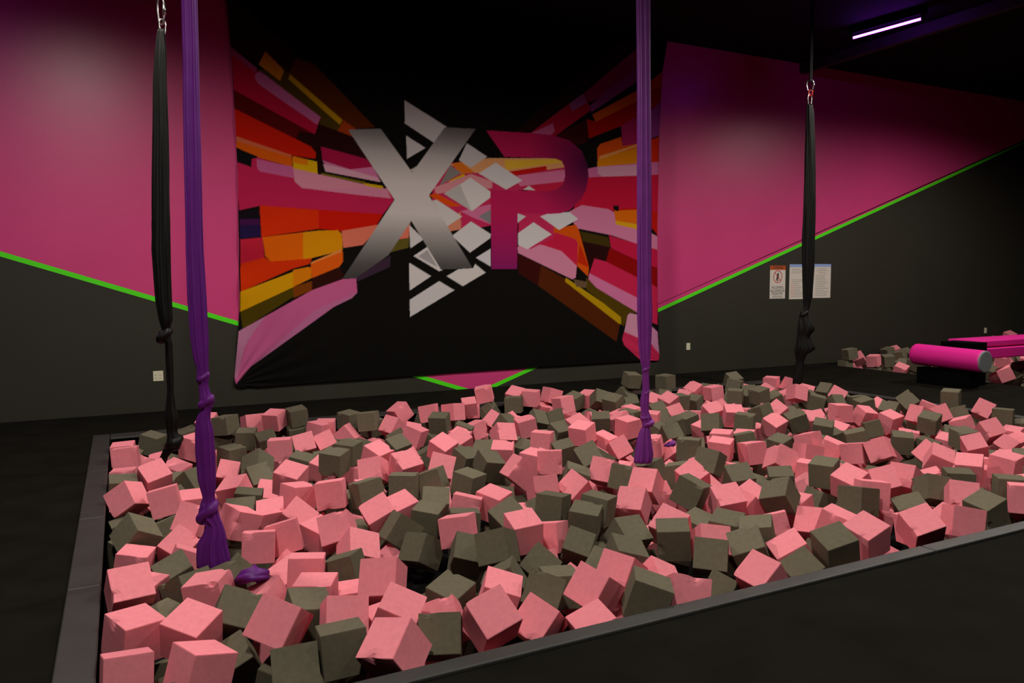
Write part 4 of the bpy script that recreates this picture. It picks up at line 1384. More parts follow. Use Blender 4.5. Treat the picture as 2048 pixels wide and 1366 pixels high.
gc 15472 9342 -284 748 330 -11 575 185 185 185
ge 14034 9893 -300 17 112 974 -196 187 187 187
pt 17114 10154 -289 746 313 -465 -358 197 197 197
pe 15633 8730 -299 775 -132 93 611 195 195 195
gt 16437 10155 -296 -373 199 -75 903 190 190 190
ge 13706 9232 -182 553 829 -14 82 189 189 189
ge 12828 7100 -133 -110 -465 -566 672 187 187 187
gc 14090 7912 -235 -152 -431 790 -408 194 194 194
gc 14883 9945 -174 -382 -233 865 225 187 187 187
ge 14609 9843 -276 549 -807 -172 134 195 195 195
ge 12429 8372 -299 -384 456 501 628 186 186 186
pc 16498 9223 -52 77 -551 726 -405 186 186 186
gt 15227 9329 -259 -235 -77 818 520 192 192 192
pc 14910 9425 -277 14 518 735 436 192 192 192
pe 15963 8893 -247 -255 518 521 628 196 196 196
ge 15111 9011 -299 -406 884 -223 63 190 190 190
gc 12541 8941 -78 506 380 -127 764 189 189 189
ge 16090 9814 -293 767 550 -144 -299 189 189 189
pe 13887 8879 -245 839 -191 -198 -469 193 193 193
gc 13225 8077 -282 -492 636 -584 113 191 191 191
gc 15025 10162 -274 -302 349 294 837 187 187 187
ge 14651 8321 -300 427 786 -351 -276 196 196 196
gc 13655 9487 -4 707 -26 -501 -498 188 188 188
gl 15506 9609 -299 708 -664 -68 230 188 188 188
ge 13170 9477 -32 918 4 -303 -256 198 198 198
pl 16786 9917 -279 595 -688 -218 353 193 193 193
ge 13311 10032 -31 -205 761 -493 -369 186 186 186"""


def cube_variant(name, material, seed, tears):
    rnd = random.Random(seed)
    bm = bmesh.new()
    bmesh.ops.create_cube(bm, size=1.0)
    bmesh.ops.subdivide_edges(bm, edges=bm.edges[:], cuts=7, use_grid_fill=True)
    bow = [rnd.uniform(-0.014, 0.004) for _ in range(6)]
    for v in bm.verts:
        for k in range(3):
            a, b = v.co[(k + 1) % 3], v.co[(k + 2) % 3]
            if abs(abs(v.co[k]) - 0.5) < 1e-5:
                v.co[k] += (bow[k] if v.co[k] > 0 else -bow[k + 3]) * (1 - 4 * a * a) * (1 - 4 * b * b) - math.copysign(0.001, v.co[k])
    base = {v: v.co.copy() for v in bm.verts}
    for t in range(tears):
        kind = rnd.random()
        s = [rnd.choice((-0.5, 0.5)) for _ in range(3)]
        if kind < 0.6:
            s[rnd.randrange(3)] = rnd.uniform(-0.35, 0.35)
        else:
            s[rnd.randrange(3)] *= rnd.uniform(0.6, 1)
        c = Vector(s)
        R = rnd.uniform(0.09, 0.2)
        for v in bm.verts:
            d = (base[v] - c).length
            if d < R:
                v.co = v.co * (1 - (0.10 + 0.10 * rnd.random()) * (1 - d / R))
    sharp = [e for e in bm.edges if e.calc_face_angle(0) > 1.2]
    bmesh.ops.bevel(bm, geom=sharp, offset=0.012, segments=2, affect='EDGES', clamp_overlap=True)
    me = bpy.data.meshes.new(name)
    bm.to_mesh(me)
    bm.free()
    me.materials.append(material)
    return me


VAR = {'p': [cube_variant('pink_foam_cube', M_pinkfoam, 10 + k, (0, 0, 1, 1, 2, 3)[k]) for k in range(6)],
       'g': [cube_variant('charcoal_foam_cube', M_greyfoam, 40 + k, (0, 0, 1, 1, 2, 3)[k]) for k in range(6)]}
ORD = ('zeroth first second third fourth fifth sixth seventh eighth ninth tenth eleventh twelfth thirteenth fourteenth fifteenth '
       'sixteenth seventeenth eighteenth nineteenth twentieth twenty-first twenty-second twenty-third twenty-fourth twenty-fifth '
       'twenty-sixth twenty-seventh twenty-eighth twenty-ninth thirtieth thirty-first thirty-second thirty-third').split()
TRAIT = {'l': 'level', 'e': 'edge-tipped', 'c': 'corner-tipped', 't': 'tilted'}
NAME = {'p': ('pink_foam_cube', 'pink'), 'g': ('charcoal_foam_cube', 'charcoal')}
FARPIT = {96: 'in the far heap along the wall', 97: 'in the far heap beside the pink roll',
          98: 'in the far heap behind the pink beam', 99: 'in the far heap below the pink beam'}


def parse(text):
    for l in text.split('\n'):
        t = l.split()
        n = [int(x) for x in t[1:]]
        yield t[0][0], t[0][1], Vector(n[:3]) / 1000, Quaternion([x / 1000 for x in n[3:7]]).normalized(), Vector(n[7:10]) / 1000


for band, text in FOAM.items():
    count = {'p': 0, 'g': 0}
    for c, tr, loc, q, side in parse(text):
        count[c] += 1
        me = random.choice(VAR[c])
        o = bpy.data.objects.new(NAME[c][0], me)
        o.location, o.rotation_mode = loc, 'QUATERNION'
        o.rotation_quaternion = q
        o.scale = side
        COL.objects.link(o)
        col = NAME[c][1]
        nth = '%s %s from left' % (ORD[count[c]], col)
        if band > 95:
            lab = '%s %s foam cube, %s %s' % (TRAIT[tr], col, nth, FARPIT[band])
            grp = col + ' foam cubes in the pit under the padded beam'
        else:
            where = 'along the front pad' if band == 0 else 'in the %s row behind the front pad' % ORD[band + 1]
            lab = '%s %s foam cube, %s %s' % (TRAIT[tr], col, nth, where)
            grp = col + ' foam cubes in the big pit'
        tag(o, lab, 'foam cube', grp)

# the cubes lying deeper, seen only as slivers between the others
vs, fs, mi = [], [], []
CORN = [Vector((x, y, z)) * 0.5 for x in (-1, 1) for y in (-1, 1) for z in (-1, 1)]
for c, tr, loc, q, side in parse(LOOSE):
    b = len(vs)
    vs += [tuple(loc + q @ Vector((p.x * side.x, p.y * side.y, p.z * side.z))) for p in CORN]
    fs += [tuple(b + k for k in f) for f in ((0, 1, 3, 2), (4, 6, 7, 5), (0, 4, 5, 1), (2, 3, 7, 6), (0, 2, 6, 4), (1, 5, 7, 3))]
    mi += [0 if c == 'p' else 1] * 6
me = bpy.data.meshes.new('foam_cube_filling')
me.from_pydata(vs, [], fs)
me.materials.append(M_pinkfoam)
me.materials.append(M_greyfoam)
me.polygons.foreach_set('material_index', mi)
o = bpy.data.objects.new('foam_cube_filling', me)
COL.objects.link(o)
tag(o, 'pink and charcoal foam cubes lying deep in the pits between the top ones', 'foam cubes', kind='stuff')

# ------------------------------------------------------------------ printed banner
ART = """50,12,6 1319 5057 1440 5075 3189 3688 2866 3622 2367 3919 1354 4515
95,40,5 2156 4453 2380 4425 3189 3669 2866 3622 2749 3728 2058 4258
80,60,5 1661 4267 2077 4278 2518 3821 2864 3545 2725 3515 2437 3644 2458 3740 1748 4186
215,130,15 1775 4497 2004 4288 1946 4153 1689 4324
200,150,5 2073 4250 2749 3728 2708 3663 2518 3811 2056 4184
175,62,10 2759 3728 2925 3627 2863 3487 2667 3568
190,15,60 1354 4515 1660 4249 2458 3740 2376 3516 2320 3530 1380 3966
175,65,115 1357 4506 1670 4268 1642 4225 1364 4410
200,100,155 1705 4241 2458 3740 2408 3637 1682 4079 1636 4156 1650 4211
95,5,8 1375 3980 2367 3515 2129 3431 1373 3747
45,8,8 2169 3537 2376 3516 2456 3645 2863 3526 3099 3232 2450 3380 2371 3298 2129 3431
210,28,5 1373 3750 2129 3431 2315 3351 2380 3280 2378 3195 2049 3220 1380 3409
225,110,70 1385 3409 2068 3221 2057 3179 1387 3345
232,98,10 1387 3352 2067 3191 2076 3068 1646 3165 1384 3274
228,178,10 2077 3212 2396 3158 2398 2993 2082 3053
238,130,10 2077 3212 2273 3178 2271 3103 2078 3128
202,35,85 1393 3088 1646 3165 2082 3053 2402 2997 3318 2851 3419 2704 1382 2618
18,15,18 1384 3268 1650 3174 1567 3147 1564 3037 1387 3091
208,100,155 1628 3145 2082 3072 2091 2928 1668 2988 1633 3026
226,145,168 2082 3053 2421 2998 3297 2850 3419 2704 2493 2768 2188 2805 2096 2885
35,10,5 2385 3337 2449 3370 2460 3000 2402 2993
178,22,72 2449 3361 3058 3240 3148 3138 2834 3085 2464 3187
218,122,170 2464 3181 2834 3085 3148 3138 3237 2976 2501 3117
226,168,188 2472 3134 2834 3080 3217 2994 3257 2937 2499 3037
120,105,5 2441 3018 3032 2931 3021 2901 2459 2989
216,172,5 3021 2915 3277 2889 3297 2838 3031 2884
202,35,85 1393 2761 3349 2857 3438 2705 3277 2503 1652 2556 1397 2489
222,138,168 2241 2803 3338 2857 3395 2724 2895 2753
25,15,25 1398 2493 1643 2502 1655 2147 1395 2122
70,18,75 1400 2377 1643 2391 1645 2317 1401 2296
38,22,72 1401 2300 1645 2317 1652 2170 1396 2130
200,32,60 1395 2122 1669 2155 1690 1896 1395 1812
214,24,5 1648 2560 3277 2505 3109 2233 2696 2259 2389 2283 1659 2159
226,48,5 1648 2560 2395 2529 2389 2283 1659 2159
222,52,5 1395 1816 1690 1900 1765 1847 2298 1902 2256 1817 2035 1755 1385 1461
236,104,5 1669 2157 2187 2232 2178 1881 1765 1847 1700 1912
230,150,5 2187 2232 2388 2259 2644 2270 2699 2218 2705 2005 2298 1898 2178 1881
236,142,70 2277 1841 2691 2019 2694 1984 2276 1807
236,98,15 2276 1817 2705 1988 2708 1854 2654 1782 2292 1635 2271 1760
228,164,5 1381 1461 2044 1715 2039 1515 1373 1207
232,132,5 2045 1739 2245 1780 2275 1764 2284 1635 2039 1515
82,66,2 1373 1207 2039 1515 2046 1394 1398 984
50,15,10 2292 1635 2654 1782 2724 1658 2692 1617 2287 1466
130,62,5 2039 1515 2283 1594 2280 1472 2045 1374
232,122,100 2696 2263 3252 2369 2987 2081 2712 2035
232,122,100 3469 2163 3674 2396 3642 2188
100,90,30 3372 1986 3469 2157 3653 2186 3637 2054
62,42,62 2702 1613 3376 1938 3364 1785 2913 1592
208,98,152 1389 984 2288 1476 2692 1617 2882 1627 2893 1433 2823 1363 2569 1247 1478 496 1292 284 1264 409 1345 956
198,128,165 1389 984 1688 1144 1529 950 1410 757 1304 347 1264 409 1345 956
196,112,160 2893 1439 2823 1363 2569 1247 1478 496 1381 422 2322 1211
40,8,5 5326 3781 6866 5066 7230 5346 7512 5264 5630 3792
60,5,8 5978 3772 6574 4073 6593 3725 6411 3658 6261 3700
18,12,12 6373 3655 6767 3802 6773 3391 6575 3357 6486 3611
170,12,54 5583 3788 6261 4285 6574 4400 6643 4217 6015 3781
200,92,142 5602 3789 5971 3964 6007 3847 5917 3773
150,20,90 6498 4445 6867 4748 7512 5264 7529 4779 6637 4343
155,85,145 6261 4285 6505 4456 6587 4338 6310 4171
145,62,132 6617 4274 7516 4994 7529 4757 6663 4193
172,6,4 6574 4079 6740 4056 7518 4451 8018 4954 8024 4457 7520 4211 7211 4027 6613 3786
212,92,5 6676 4156 7519 4613 7520 4447 6740 4052
195,65,5 7789 4797 8024 4971 8012 4722 7799 4629
172,32,92 7211 4027 7522 4216 7526 3773 7240 3715
152,62,142 7768 4311 7973 4474 7951 3934 7783 3877
228,85,5 6819 3716 7212 3854 7240 3715 7526 3773 7527 3619 6773 3460 6762 3641
236,142,10 6773 3481 7526 3707 7528 3438 6768 3358
240,162,90 6793 3521 7526 3766 7526 3729 6820 3480
216,42,5 7778 3854 7951 3916 7944 3464 7782 3454
206,22,62 6576 3201 7951 3323 7957 2713 6310 2653
216,112,166 6576 3319 6768 3363 7949 3514 7951 3308 6872 3214 6576 3186
226,162,190 6768 3363 7528 3443 7529 3266 6872 3214 6781 3256
206,22,62 6428 2843 7948 2908 7950 2694 7055 2762 6375 2683
222,132,172 6237 2640 6481 2755 6972 2713 7954 2301 7956 2080 7543 2174 7030 2304 6375 2397
202,22,12 7070 2721 7538 2750 7950 2706 7954 2313 7863 2418 7541 2475
232,112,10 7084 2694 7553 2725 7555 2492 7112 2533
232,172,20 7107 2537 7570 2486 7570 2406 7127 2473
18,12,12 7066 2771 7173 2776 7174 2688 7084 2694
206,26,72 6988 2303 7100 2270 7557 2174 7956 2085 7959 1784 7545 1909 7030 2095
70,55,10 6442 2352 6974 2268 7022 2114 6503 2192
45,10,10 6495 2192 7022 2114 6948 1874 6713 1925 6618 1773
152,6,8 7002 2099 7560 1902 7959 1780 7963 1454 7547 1624 6934 1881
226,88,10 5738 2433 6085 2394 6375 2452 6434 2347 6612 1791 6591 1649 6380 1824 6402 2176 5955 2297
206,42,5 6442 2154 6612 1787 6396 1870
212,32,72 5674 2130 5930 2279 6007 2321 6348 2232 6407 2177 6394 1809 6111 2010 5801 2117
226,142,176 5436 2176 5801 2121 6111 2037 6386 1813 6367 1631 6300 1604 5361 2000 5349 2081
88,36,6 5354 2000 6189 1609 6375 1426 7234 992 7206 874 7142 597 5697 1510 5367 1699
62,12,8 5354 2000 5749 1810 5697 1510 5367 1699
192,152,5 6184 1631 7120 1089 7240 992 7229 874 7177 894 6171 1570
86,66,5 6558 1631 7566 1056 7377 1046 7292 843 7235 873 7228 992 6564 1442
110,85,62 6322 1608 6583 1562 6556 1465 6375 1490
212,36,82 6713 1930 6934 1885 7562 1629 7564 1290 6618 1695
222,122,172 6618 1699 7564 1295 7566 1051 6755 1468 6599 1608
212,36,82 7783 1551 7963 1459 7969 847 7818 900
222,152,182 7406 1054 7581 1019 7599 634 7293 748 7363 1024
214,45,92 7293 753 7599 634 7631 270 7294 533 7253 635
20,14,14 7833 885 7969 808 7970 730 7843 827
216,142,186 7834 832 7970 730 8004 357 7837 540
212,42,88 7822 553 8010 349 7996 259 7960 246 7780 255
206,45,95 4007 2989 4223 3247 4885 3365 6194 3465 6194 2972 5373 2933 4936 2631 5371 2596 5975 2617 5975 2244 5577 2064 5368 2126 5370 2492 4511 2314 4211 2331 4002 2695
236,168,112 4263 3237 4885 3370 6132 3453 6179 3318 5257 3153 4631 3143
238,190,60 5142 3356 6101 3440 6132 3389 5170 3218
206,22,20 5214 3195 5854 3319 5860 3256 5257 3128
226,122,166 5286 3135 6182 3286 6182 3100 5403 2991
206,32,72 5432 2995 6182 3105 6007 2932 5521 2935
232,120,30 4304 3252 4440 3286 4659 3149 4438 3112
222,180,10 4247 3002 4479 3119 4561 3069 4355 2978
228,150,160 4032 2905 4603 3126 4939 3039 4938 2937 4435 2888 4057 2815
232,82,10 3946 2791 4057 2830 4446 2658 4269 2646
222,140,110 4212 2381 4432 2588 4443 2332 4265 2295
222,120,165 4432 2588 4922 2707 4920 2414 4652 2494
188,184,184 3610 4071 4230 3762 4041 3523 3610 3758
188,184,184 3627 3593 3908 3445 3635 3277
182,178,178 4539 3558 4863 3388 4604 3216 4413 3309
196,192,194 4999 3314 5439 3078 5168 2931 4723 3141
190,188,190 5456 2947 5551 3006 5659 2941
198,194,194 4589 3075 4915 2885 4914 2804 4611 2594 4409 2948
172,168,166 4177 2826 4423 2974 4611 2594
190,186,184 4003 2719 4069 2737 4458 2513 4225 2364
194,190,192 4596 2447 4910 2273 4909 2216 4577 1996 4299 2233
190,186,186 3653 2370 3868 2175 3666 2044
196,190,190 3710 1939 3919 2070 4141 1741 4095 1726
150,146,148 3781 1932 3919 2028 4075 1781
192,188,188 3644 1845 3971 1656 3645 1455
190,186,188 4093 1586 4328 1454 3647 1085 3643 1324
194,190,188 4210 1656 4395 1757 4622 1770 4659 1834 4825 1707 4461 1511
192,190,194 4669 1924 4908 2060 4906 1797
120,118,122 4717 2522 4913 2631 4911 2421
186,184,188 5341 2595 5495 2548 5355 2447
196,194,198 5739 2556 5914 2615 6257 2640 6416 2538 6068 2361
196,192,194 5363 2296 5624 2465 5938 2291 5517 2058 5362 2121
125,120,116 4112 2933 4277 3226 4452 3132
200,190,180 3676 3128 3853 3229 3734 3091
XG 2816 3609 3265 3658 3709 3094 4203 3755 4679 3770 3951 2791 4617 1770 4123 1751 3685 2427 3345 1947 2881 1634 2688 1615 3447 2708
PG 4847 3764 5585 3786 5978 3784 6257 3734 6479 3591 6591 3370 6608 3209 6560 2990 6447 2823 6257 2667 6100 2616 5914 2599 5356 2590 5342 1765 4920 1758 4910 2910 5884 2942 6038 2978 6147 3063 6182 3185 6175 3317 6126 3407 6008 3439 5763 3436 5143 3407"""


def banner():
    BY = WY - 0.035
    e = lambda pts: [on_wall(x, y, BY) for x, y in pts]
    L = sorted([(p.z, p.x) for p in e([(452, -20), (453, 0), (461, 90), (469, 220), (475, 330), (478, 500), (479, 620), (474, 700), (468, 768)])])
    Rr = sorted([(p.z, p.x) for p in e([(1334, 87), (1324, 146), (1318, 260), (1315, 450), (1316, 600), (1319, 690), (1318.5, 722)])])
    Bt = sorted([(p.x, p.z) for p in e([(468, 770), (476, 776), (600, 768), (824, 752), (900, 746), (1073, 734), (1281, 722), (1318, 721)])])
    NU, NV = 600, 460
    ztop = 5.455
    u = np.linspace(0, 1, NU)
    v = np.linspace(0, 1, NV)
    U, V = np.meshgrid(u, v)
    xb0, xb1 = Bt[0][0], Bt[-1][0]
    zb = np.interp(xb0 + (xb1 - xb0) * U, [b[0] for b in Bt], [b[1] for b in Bt])
    Z = zb + (ztop - zb) * V
    xl = np.interp(Z, [a[0] for a in L], [a[1] for a in L])
    xr = np.interp(Z, [a[0] for a in Rr], [a[1] for a in Rr])
    X = xl + (xr - xl) * U
    # artwork on the flat cloth, four samples a vertex
    dx = (xr - xl).mean() / NU
    acc = np.zeros((NV, NU, 3))
    polys = []
    for line in ART.split('\n'):
        t = line.split()
        p = np.array([float(a) for a in t[1:]]).reshape(-1, 2) / 1000
        polys.append((t[0], p))
    back = np.array(lin((14, 12, 10)))
    for ox, oz in ((-.25, -.25), (.25, -.25), (-.25, .25), (.25, .25)):
        xs, zs = X + ox * dx, Z + oz * dx
        img = np.tile(back, (NV, NU, 1))
        for key, p in polys:
            lo, hi = p.min(0), p.max(0)
            inb = (xs >= lo[0]) & (xs <= hi[0]) & (zs >= lo[1]) & (zs <= hi[1])
            if not inb.any(): continue
            a, b = xs[inb], zs[inb]
            ins = np.zeros(len(a), bool)
            for k in range(len(p)):
                (x1, z1), (x2, z2) = p[k - 1], p[k]
                if z1 == z2: continue
                c = ((z1 > b) != (z2 > b)) & (a < (x2 - x1) * (b - z1) / (z2 - z1) + x1)
                ins ^= c
            sel = np.zeros_like(inb)
            sel[inb] = ins
            if key == 'XG':      # brushed silver letter, printed with a dark-light-dark sweep
                t = (zs[sel] - lo[1]) / (hi[1] - lo[1])
                g = np.interp(t, [0, .1, .22, .42, .62, .8, .92, 1], [62, 82, 128, 196, 200, 176, 128, 100])
                tint = np.array([1.0, 0.965, 0.955])
                img[sel] = ((g[:, None] * tint) / 255) ** 2.2
            elif key == 'PG':    # magenta letter fading to dark purple
                tx = (xs[sel] - lo[0]) / (hi[0] - lo[0])
                tz = (zs[sel] - lo[1]) / (hi[1] - lo[1])
                d = np.hypot((tx - 1.0) / 0.62, (tz - 0.80) / 0.48)
                w = np.clip(d, 0, 1) ** 1.2
                w2 = np.clip((0.42 - tz) / 0.5, 0, 1)
                c0, c1, c2 = np.array(lin((66, 12, 58))), np.array(lin((178, 26, 82))), np.array(lin((118, 24, 96)))
                cc = c0 + (c1 - c0) * w[:, None]
                img[sel] = cc + (c2 - cc) * w2[:, None]
            else:
                q = np.array([float(a) for a in key.split(',')])
                grey = q.max() - q.min() < 16 and q.min() > 100
                img[sel] = np.array(lin(q)) * (1.08 if grey else 0.80)     # the coloured inks are duller than the silver
        acc += img
    acc /= 4
    # creases that run out of the pulled corners and along the left edge
    cxL, czL = xb0, 0.27
    r = np.hypot(X - cxL, Z - czL)
    ang = np.arctan2(Z - czL, X - cxL)
    dep = 0.011 * np.sin(ang * 26 + 2.0 * np.sin(r * 2)) * np.exp(-r / 0.8) * np.clip(r / 0.15, 0, 1)
    dep += 0.012 * np.sin(Z * 9 + X * 3) * np.exp(-(X - xl) / 0.22)
    dep += 0.010 * np.sin((Z - 0.4 * X) * 12) * np.exp(-(X - xl) / 0.45) * np.exp(-((Z - 1.9) / 0.7) ** 2)
    r3 = np.hypot(X - xb1, Z - 0.25)
    dep += 0.010 * np.sin(np.arctan2(Z - 0.25, X - xb1) * 20) * np.exp(-r3 / 0.5)
    dep += 0.010 * np.sin(X * 1.7 + 0.6) * np.sin(Z * 1.1)
    Yv = BY + dep
    co = np.stack([X, Yv, Z], -1).reshape(-1, 3)
    idx = np.arange(NU * NV).reshape(NV, NU)
    quads = np.stack([idx[:-1, :-1], idx[:-1, 1:], idx[1:, 1:], idx[1:, :-1]], -1).reshape(-1, 4)
    me = bpy.data.meshes.new('wall_banner')
    me.vertices.add(len(co))
    me.vertices.foreach_set('co', co.astype(np.float32).ravel())
    me.loops.add(quads.size)
    me.loops.foreach_set('vertex_index', quads.astype(np.int32).ravel())
    me.polygons.add(len(quads))
    me.polygons.foreach_set('loop_start', (np.arange(len(quads)) * 4).astype(np.int32))
    me.polygons.foreach_set('use_smooth', np.ones(len(quads), bool))
    me.update()
    at = me.color_attributes.new('print', 'FLOAT_COLOR', 'POINT')
    rgba = np.concatenate([acc.reshape(-1, 3), np.ones((NU * NV, 1))], 1).astype(np.float32)
    at.data.foreach_set('color', rgba.ravel())
    M = mat('banner_print', (0.1, 0.1, 0.1), 0.8, 0.06)
    nt = M.node_tree
    a = nt.nodes.new('ShaderNodeVertexColor')
    a.layer_name = 'print'
    nt.links.new(a.outputs['Color'], nt.nodes['Principled BSDF'].inputs['Base Color'])
    me.materials.append(M)
    o = bpy.data.objects.new('hanging_banner', me)
    COL.objects.link(o)
    tag(o, 'huge black fabric banner with silver and magenta XP emblem and colour rays', 'banner')


banner()


# ------------------------------------------------------------------ aerial silks
HV = Vector((math.sin(YAW), math.cos(YAW), 0))      # level viewing direction


def px_point(px, py, hang):
    """the point seen at px,py on the upright plane through the hanging spot"""
    d = ray(px, py)
    t = (Vector((hang[0], hang[1], 0)) - Vector((0, 0, 0))).dot(HV) / d.dot(HV)
    return EYEV + d * t, t


def silk_fabric(name, prof, hang, material, parent, folds=7, amp=0.16, flat=0.75, phase=0.0, twist=1.5):
    """gathered cloth: a lofted bundle with long folds. prof: (y, left, right) in the photo, top to bottom"""
    bm = bmesh.new()
    ys = [p[0] for p in prof]
    n = max(16, int((ys[-1] - ys[0]) / 6))
    SEG = 96
    rings = []
    for i in range(n + 1):
        y = ys[0] + (ys[-1] - ys[0]) * i / n
        l = float(np.interp(y, ys, [p[1] for p in prof]))
        r = float(np.interp(y, ys, [p[2] for p in prof]))
        c, t = px_point((l + r) / 2, y, hang)
        rad = (r - l) / 2 / FPX * t * 1.02
        side = Vector((math.cos(YAW), -math.sin(YAW), 0))
        ring = []
        for k in range(SEG):
            th = 2 * math.pi * k / SEG
            f = 1 + amp * (1 - 2 * abs(math.sin(folds / 2 * (th + 0.25 * math.sin(2 * th)) + phase + twist * c.z))) * (0.75 + 0.25 * math.sin(3 * th + 2 * c.z)) + 0.4 * amp * math.sin((folds * 2 + 1) * th - 1.3 * c.z)
            ring.append(bm.verts.new(c + side * (math.cos(th) * rad * min(f, 1.08)) + HV * (math.sin(th) * rad * flat * f)))
        rings.append(ring)
    for a, b in zip(rings, rings[1:]):
        for k in range(SEG):
            bm.faces.new((a[k], a[(k + 1) % SEG], b[(k + 1) % SEG], b[k]))
    bm.faces.new(rings[0][::-1])
    bm.faces.new(rings[-1])
    bmesh.ops.recalc_face_normals(bm, faces=bm.faces)
    return obj(name, bm, material, parent, smooth=True)


def knot(px, py, wpx, hpx, hang, material, parent, tilt=0.4, seed=1):
    """a pulled-tight overhand knot: an inclined fat loop over a core"""
    rnd = random.Random(seed)
    c, t = px_point(px, py, hang)
    w, h = wpx / FPX * t / 2, hpx / FPX * t / 2
    side = Vector((math.cos(YAW), -math.sin(YAW), 0))
    bm = bmesh.new()
    pts, rads = [], []
    N = 28
    for k in range(N):
        a = 2 * math.pi * k / N
        rr = w * 0.58
        p = c + side * (math.cos(a) * rr) + HV * (math.sin(a) * rr * 0.9) + Vector((0, 0, 1)) * (math.cos(a) * tilt * h + 0.12 * h * math.sin(2 * a))
        pts.append(p)
        rads.append(min(h * 0.62, w * 0.5) * (1 + 0.12 * math.sin(3 * a + seed)))
    tube_path(bm, pts, rads, 14, closed=True)
    bmesh.ops.recalc_face_normals(bm, faces=bm.faces)
    o = obj('knot', bm, material, parent, smooth=True)
    core = bmesh.new()
    bmesh.ops.create_icosphere(core, subdivisions=3, radius=1)
    for v in core.verts:
        n = 1 + 0.10 * math.sin(5 * v.co.x + seed) * math.sin(4 * v.co.z + seed)
        v.co = Vector(c) + side * (v.co.x * w * 0.8 * n) + HV * (v.co.y * w * 0.7 * n) + Vector((0, 0, 1)) * (v.co.z * h * n)
    me = o.data
    b2 = bmesh.new()
    b2.from_mesh(me)
    tmp = bpy.data.meshes.new('core')
    core.to_mesh(tmp)
    core.free()
    b2.from_mesh(tmp)
    b2.to_mesh(me)
    b2.free()
    bpy.data.meshes.remove(tmp)
    for p in me.polygons: p.use_smooth = True
    return o


def link_ring(px, py, wpx, hpx, hang, material, parent, name, turn=0.3, thick=0.0065, gate=False):
    """an oval steel link seen from the side"""
    c, t = px_point(px, py, hang)
    w, h = wpx / FPX * t / 2, hpx / FPX * t / 2
    side = Vector((math.cos(YAW + turn), -math.sin(YAW + turn), 0))
    bm = bmesh.new()
    pts = []
    for k in range(36):
        a = 2 * math.pi * k / 36
        ca, sa = math.cos(a), math.sin(a)
        x = math.copysign(abs(ca) ** 0.75, ca) * w * (1.0 if sa > 0 else 0.86)
        z = math.copysign(abs(sa) ** 0.75, sa) * h
        pts.append(c + side * x + Vector((0, 0, z)))
    tube_path(bm, pts, thick, 10, closed=True)
    if gate:
        a0 = c + side * (w * 1.0) + Vector((0, 0, h * 0.45))
        a1 = c + side * (w * 0.97) - Vector((0, 0, h * 0.35))
        tube_path(bm, [a0, a1], thick * 1.7, 12)
    return obj(name, bm, material, parent, smooth=True)


def tail_end(pts, rads, hang_mat, parent):
    bm = bmesh.new()
    SEG = 26
    pts = [Vector(p) for p in pts]
    rings = []
    for i, (p, r) in enumerate(zip(pts, rads)):
        t = (pts[min(i + 1, len(pts) - 1)] - pts[max(i - 1, 0)]).normalized()
        nx = t.cross(Vector((0, 0, 1))).normalized()
        ny = nx.cross(t)
        rings.append([bm.verts.new(p + (nx * math.cos(2 * math.pi * k / SEG) + ny * 0.7 * math.sin(2 * math.pi * k / SEG)) * r *
                                   (1 + 0.22 * math.sin(5 * 2 * math.pi * k / SEG + i * 1.3) + 0.1 * math.sin(9 * 2 * math.pi * k / SEG - i))) for k in range(SEG)])
    for a, b in zip(rings, rings[1:]):
        for k in range(SEG):
            bm.faces.new((a[k], a[(k + 1) % SEG], b[(k + 1) % SEG], b[k]))
    bm.faces.new(rings[0][::-1])
    bm.faces.new(rings[-1])
    bmesh.ops.recalc_face_normals(bm, faces=bm.faces)
    return obj('tail', bm, hang_mat, parent, smooth=True)


def root_at(o, hang):
    """put the Empty at the spot the silk hangs from; keep the parts where they are"""
    loc = Vector((hang[0], hang[1], ZC))
    o.location = loc
    for ch in COL.objects:
        if ch.parent == o:
            ch.matrix_parent_inverse = Matrix.Translation(-loc)


# black silk on the left, clipped to a carabiner
h = (0.30, 7.01)
s = thing('aerial_silk', 'black knotted aerial silk hanging beside the thick purple one, left of banner', 'aerial silk', 'black aerial silks')
silk_fabric('fabric', [(58, 316, 328), (72, 313, 329), (100, 311, 332), (165, 307, 332), (256, 306.5, 335), (348, 305.5, 337), (500, 305.5, 340), (600, 312.5, 342), (639, 319, 344), (660, 324.5, 338), (687, 330.6, 344), (732, 332, 346), (784, 335, 347), (811, 332, 350), (837, 330.6, 356), (863, 334, 353), (880, 336, 362), (892, 331, 361), (911, 322, 337), (927, 315, 331), (938, 317, 326)], h, M_blacksilk, s, 7, 0.14, 0.7, 0.3)
knot(329, 672, 30, 26, h, M_blacksilk, s, 0.7, 2)
knot(348, 886, 34, 32, h, M_blacksilk, s, 0.5, 5)
link_ring(322, 22, 20, 54, h, M_steel, s, 'carabiner', 0.5, 0.0075, True)
link_ring(325, 54, 12, 30, h, M_steel, s, 'shackle', -0.6, 0.006)
bm = bmesh.new()
c0, t0 = px_point(321, -8, h)
tube_path(bm, [c0 + Vector((0, 0, -0.02)), Vector((c0.x, c0.y, ZC - 0.001))], 0.014, 12)
obj('webbing', bm, M_web, s, True)
root_at(s, h)

